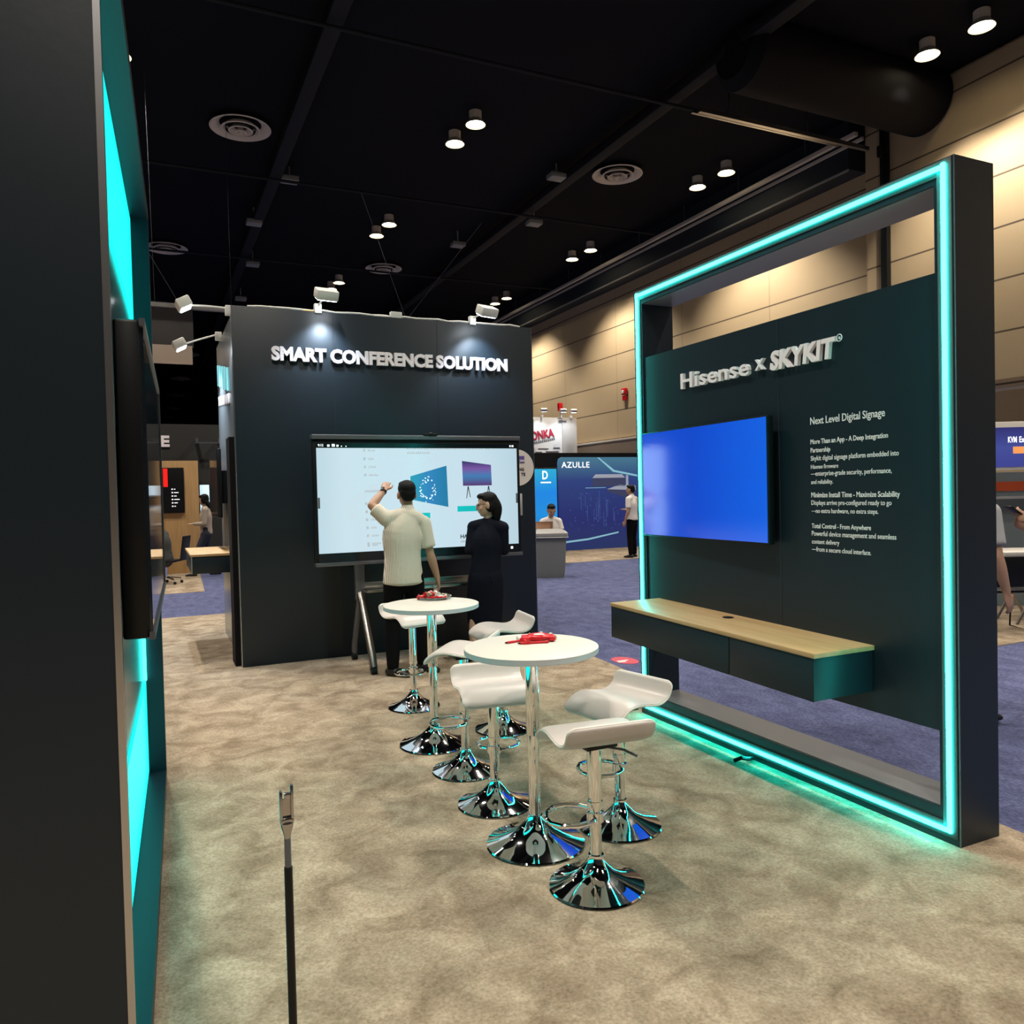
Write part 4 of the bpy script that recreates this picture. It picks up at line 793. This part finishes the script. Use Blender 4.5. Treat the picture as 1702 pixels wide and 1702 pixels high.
# white booth with red letters
kb = thing('booth_sign', 'white booth fascia with red KONKA letters above the black drape', 'sign', (12.4, 24.0, 0))
obj('panel', B().box((-1.4, 0, 0), (1.32, .1, 4.22)), mat('white_fascia', (.84, .80, .74), .6), kb)
obj('side_panel', B().box((.75, -.03, 2.9), (1.33, 0, 4.22)), mat('grey_fascia', (.50, .45, .40), .6), kb)
KM = lambda x, z: frame((x, -.002, z), (1, .0, 0), (0, 0, 1))
obj('lettering', B().text('KONKA', frame((-.62, -.002, 3.38), (1, 0, .16), (-.16, 0, 1)), 1.08, .30, .02, bold=.03), mat('red_letter', (.5, .02, .05), .5), kb)
b = B()
for k in range(12): b.box((-.42+k*.075, -.012, 3.29+.014*k), (-.37+k*.075, -.001, 3.36+.014*k))
for x, z, ww in ((-.2, 3.12, .4), (.4, 3.15, .25), (.1, 3.02, .5), (-.3, 3.0, .25)): b.box((x, -.012, z), (x+ww, -.001, z+.03))
b.box((.62, -.034, 4.05), (.92, -.03, 4.12))
obj('small_print', b, mat('grey_ink', (.12, .12, .14), .6), kb)
for i, (x, d) in enumerate(((12.35, 'left'), (13.1, 'middle'), (13.5, 'right'))):
    arm_spot((x, 23.95, 4.22), (-.35, -1, 0), f'{d} small arm lamp on the white booth fascia', .55, .18, 30)
t = thing('red_sign_box', 'small red box on top of the white booth fascia', 'sign', (13.05, 23.9, 4.22))
obj('box', B().box((-.08, -.05, .22), (.08, .05, .5), .01), RED, t); obj('post', B().cyl((0, 0, 0), (0, 0, .22), .015, 8), GREYM, t)
# ---------------------------------------------------------------- far left booth
fb = thing('exhibit_wall', 'distant black booth wall with a white letter E at left', 'booth wall', (0, 19.1, .006))
obj('panel', B().box((-4, 0, 0), (1.7, .1, 3.34)), mat('charcoal_wall', (.022, .023, .021), .7), fb)
obj('lettering', B().text('E', frame((.25, -.002, 2.825), (1, 0, 0), (0, 0, 1)), .195, .255, .03, bold=.05), LET, fb)
op = thing('oak_panel', 'tall oak panel in front of the distant black wall', 'panel', (.58, 18.75, .006))
obj('board', B().box((-.7, 0, 0), (.42, .1, 2.50), .004), WOODV, op)
sc = thing('display_screen', 'black menu screen with a red corner on the oak panel', 'display', (.50, 18.74, 1.35))
obj('casing', B().box((-.6, -.05, 0), (.20, 0, 1.0), .006), BLK, sc)
obj('red_corner', B().box((-.22, -.053, .58), (-.13, -.05, .98)), mat('lit_red', (.5, 0, 0), .5, emit=(.8, .015, .01), es=.9), sc)
b = B()
for k in range(6): b.box((-.06, -.053, .14+k*.075), (-.03, -.05, .165+k*.075)).box((-.01, -.053, .143+k*.075), (.02+.02*((k*7) % 5), -.05, .160+k*.075))
obj('menu_text', b, eW, sc)
t = thing('display_screen', 'small pale lit screen on the black wall beside the oak panel', 'display', (1.14, 19.097, 1.35))
obj('screen', B().box((-.10, -.03, 0), (.10, -.02, .62)), mat('lit_pale', (.6, .8, .9), .4, emit=(.62, .82, .95), es=.9), t); obj('casing', B().box((-.12, -.02, -.02), (.12, .003, .64)), BLK, t)
t = thing('booth_bracket', 'thin grey wall arm on the distant black wall', 'bracket', (1.25, 19.09, 2.9))
obj('arm', B().box((-.28, -.25, 0), (.28, -.22, .03)).box((-.28, -.24, .0), (-.22, -.01, .12)).box((.2, -.24, .0), (.26, -.01, .12)), GREYM, t)
oc = thing('office_chair', 'dark mesh office chair on casters at the far left', 'chair', (.24, 16.55, .006), math.radians(68))
obj('seat', B().box((-.23, -.22, .42), (.23, .22, .47), .02), BLK, oc); obj('backrest', B().box((-.20, -.30, .50), (.20, -.275, .98), .012, MX.Rotation(.14, 4, 'X')), BLK, oc)
obj('column', B().cyl((0, 0, .1), (0, 0, .42), .03, 14), CHROME, oc)
for k in range(5):
    a = k*2*PI/5+.3; obj('leg', B().tube([(0, 0, .14), (.28*math.cos(a), .28*math.sin(a), .09)], .018, 8), CHROME, oc); obj('caster', B().ell((.29*math.cos(a), .29*math.sin(a), .03), (.03, .03, .03), None, 12, 8), BLK, oc)
# ---------------------------------------------------------------- booth at the right edge
va = math.radians(-28)
ks = thing('display_screen', 'lit violet screen reading KVM Exte at the right edge', 'display', (9.55, 6.2, .006), va)
obj('casing', B().box((-.7, 0, 1.74), (1.3, .08, 2.34), .008), WHITE, ks)
obj('screen', B().box((-.68, -.006, 1.78), (1.28, 0, 2.27)), ramp_emit('violet_page', [(0, (.05, .06, .30)), (.5, (.06, .08, .34)), (1, (.03, .03, .18))], 'Z', 1.78, 2.27, .9, .3), ks)
obj('lettering', B().text('KVM', frame((.10, -.008, 2.08), (1, 0, 0), (0, 0, 1)), .105, .075, .003, bold=.015), eW, ks)
obj('lettering', B().text('Extender', frame((.235, -.008, 2.08), (1, 0, 0), (0, 0, 1)), .23, .075, .003, bold=.015), eW, ks)
obj('page_button', B().box((.16, -.009, 1.945), (.5, -.006, 2.03)), mat('lit_orange', (.6, .2, .03), .5, emit=(.75, .30, .10), es=.9), ks)
obj('stand', B().box((-.55, .02, 0), (-.51, .06, 1.74)).box((1.1, .02, 0), (1.14, .06, 1.74)), GREYM, ks)
kp = thing('exhibit_backdrop', 'backdrop with an orange band below the violet screen', 'backdrop', (9.7, 6.55, .006), va)
obj('panel', B().box((-.9, 0, 0), (1.8, .05, 1.72)), mat('grey_blue_print', (.16, .20, .22), .6), kp)
obj('orange_band', B().box((-.9, -.006, 1.48), (1.8, 0, 1.60)), mat('orange_print', (.50, .07, .01), .6), kp)
obj('white_ledge', B().box((-.9, -.12, 1.38), (1.8, 0, 1.41)), WEDGE, kp)
st = thing('side_table', 'white topped table on grey crossed legs at the right edge', 'table', (9.0, 5.6, .006), va)
obj('table_top', B().box((-.35, -.3, .77), (.8, .3, .82), .01), WHITE, st)
for x, y, dx in ((-.25, -.2, .42), (.25, -.2, -.42), (-.25, .2, .42), (.25, .2, -.42)): obj('leg', B().tube([(x, y, .77), (x+dx, y, .0)], .018, 8), STEEL, st)
bc = thing('sled_chair', 'black wire sled chair behind the right frame edge', 'chair', (8.25, 5.35, .006), va)
obj('seat', B().box((-.22, -.2, .43), (.22, .22, .46), .02), BLK, bc); obj('backrest', B().box((-.22, -.26, .5), (.22, -.23, .82), .02), BLK, bc)
for s in (-1, 1): obj('sled_leg', B().tube([(s*.21, .18, .44), (s*.21, .22, .02), (s*.21, -.24, .02), (s*.21, -.16, .44)], .010, 8), BLK, bc)
bpy.context.view_layer.update()
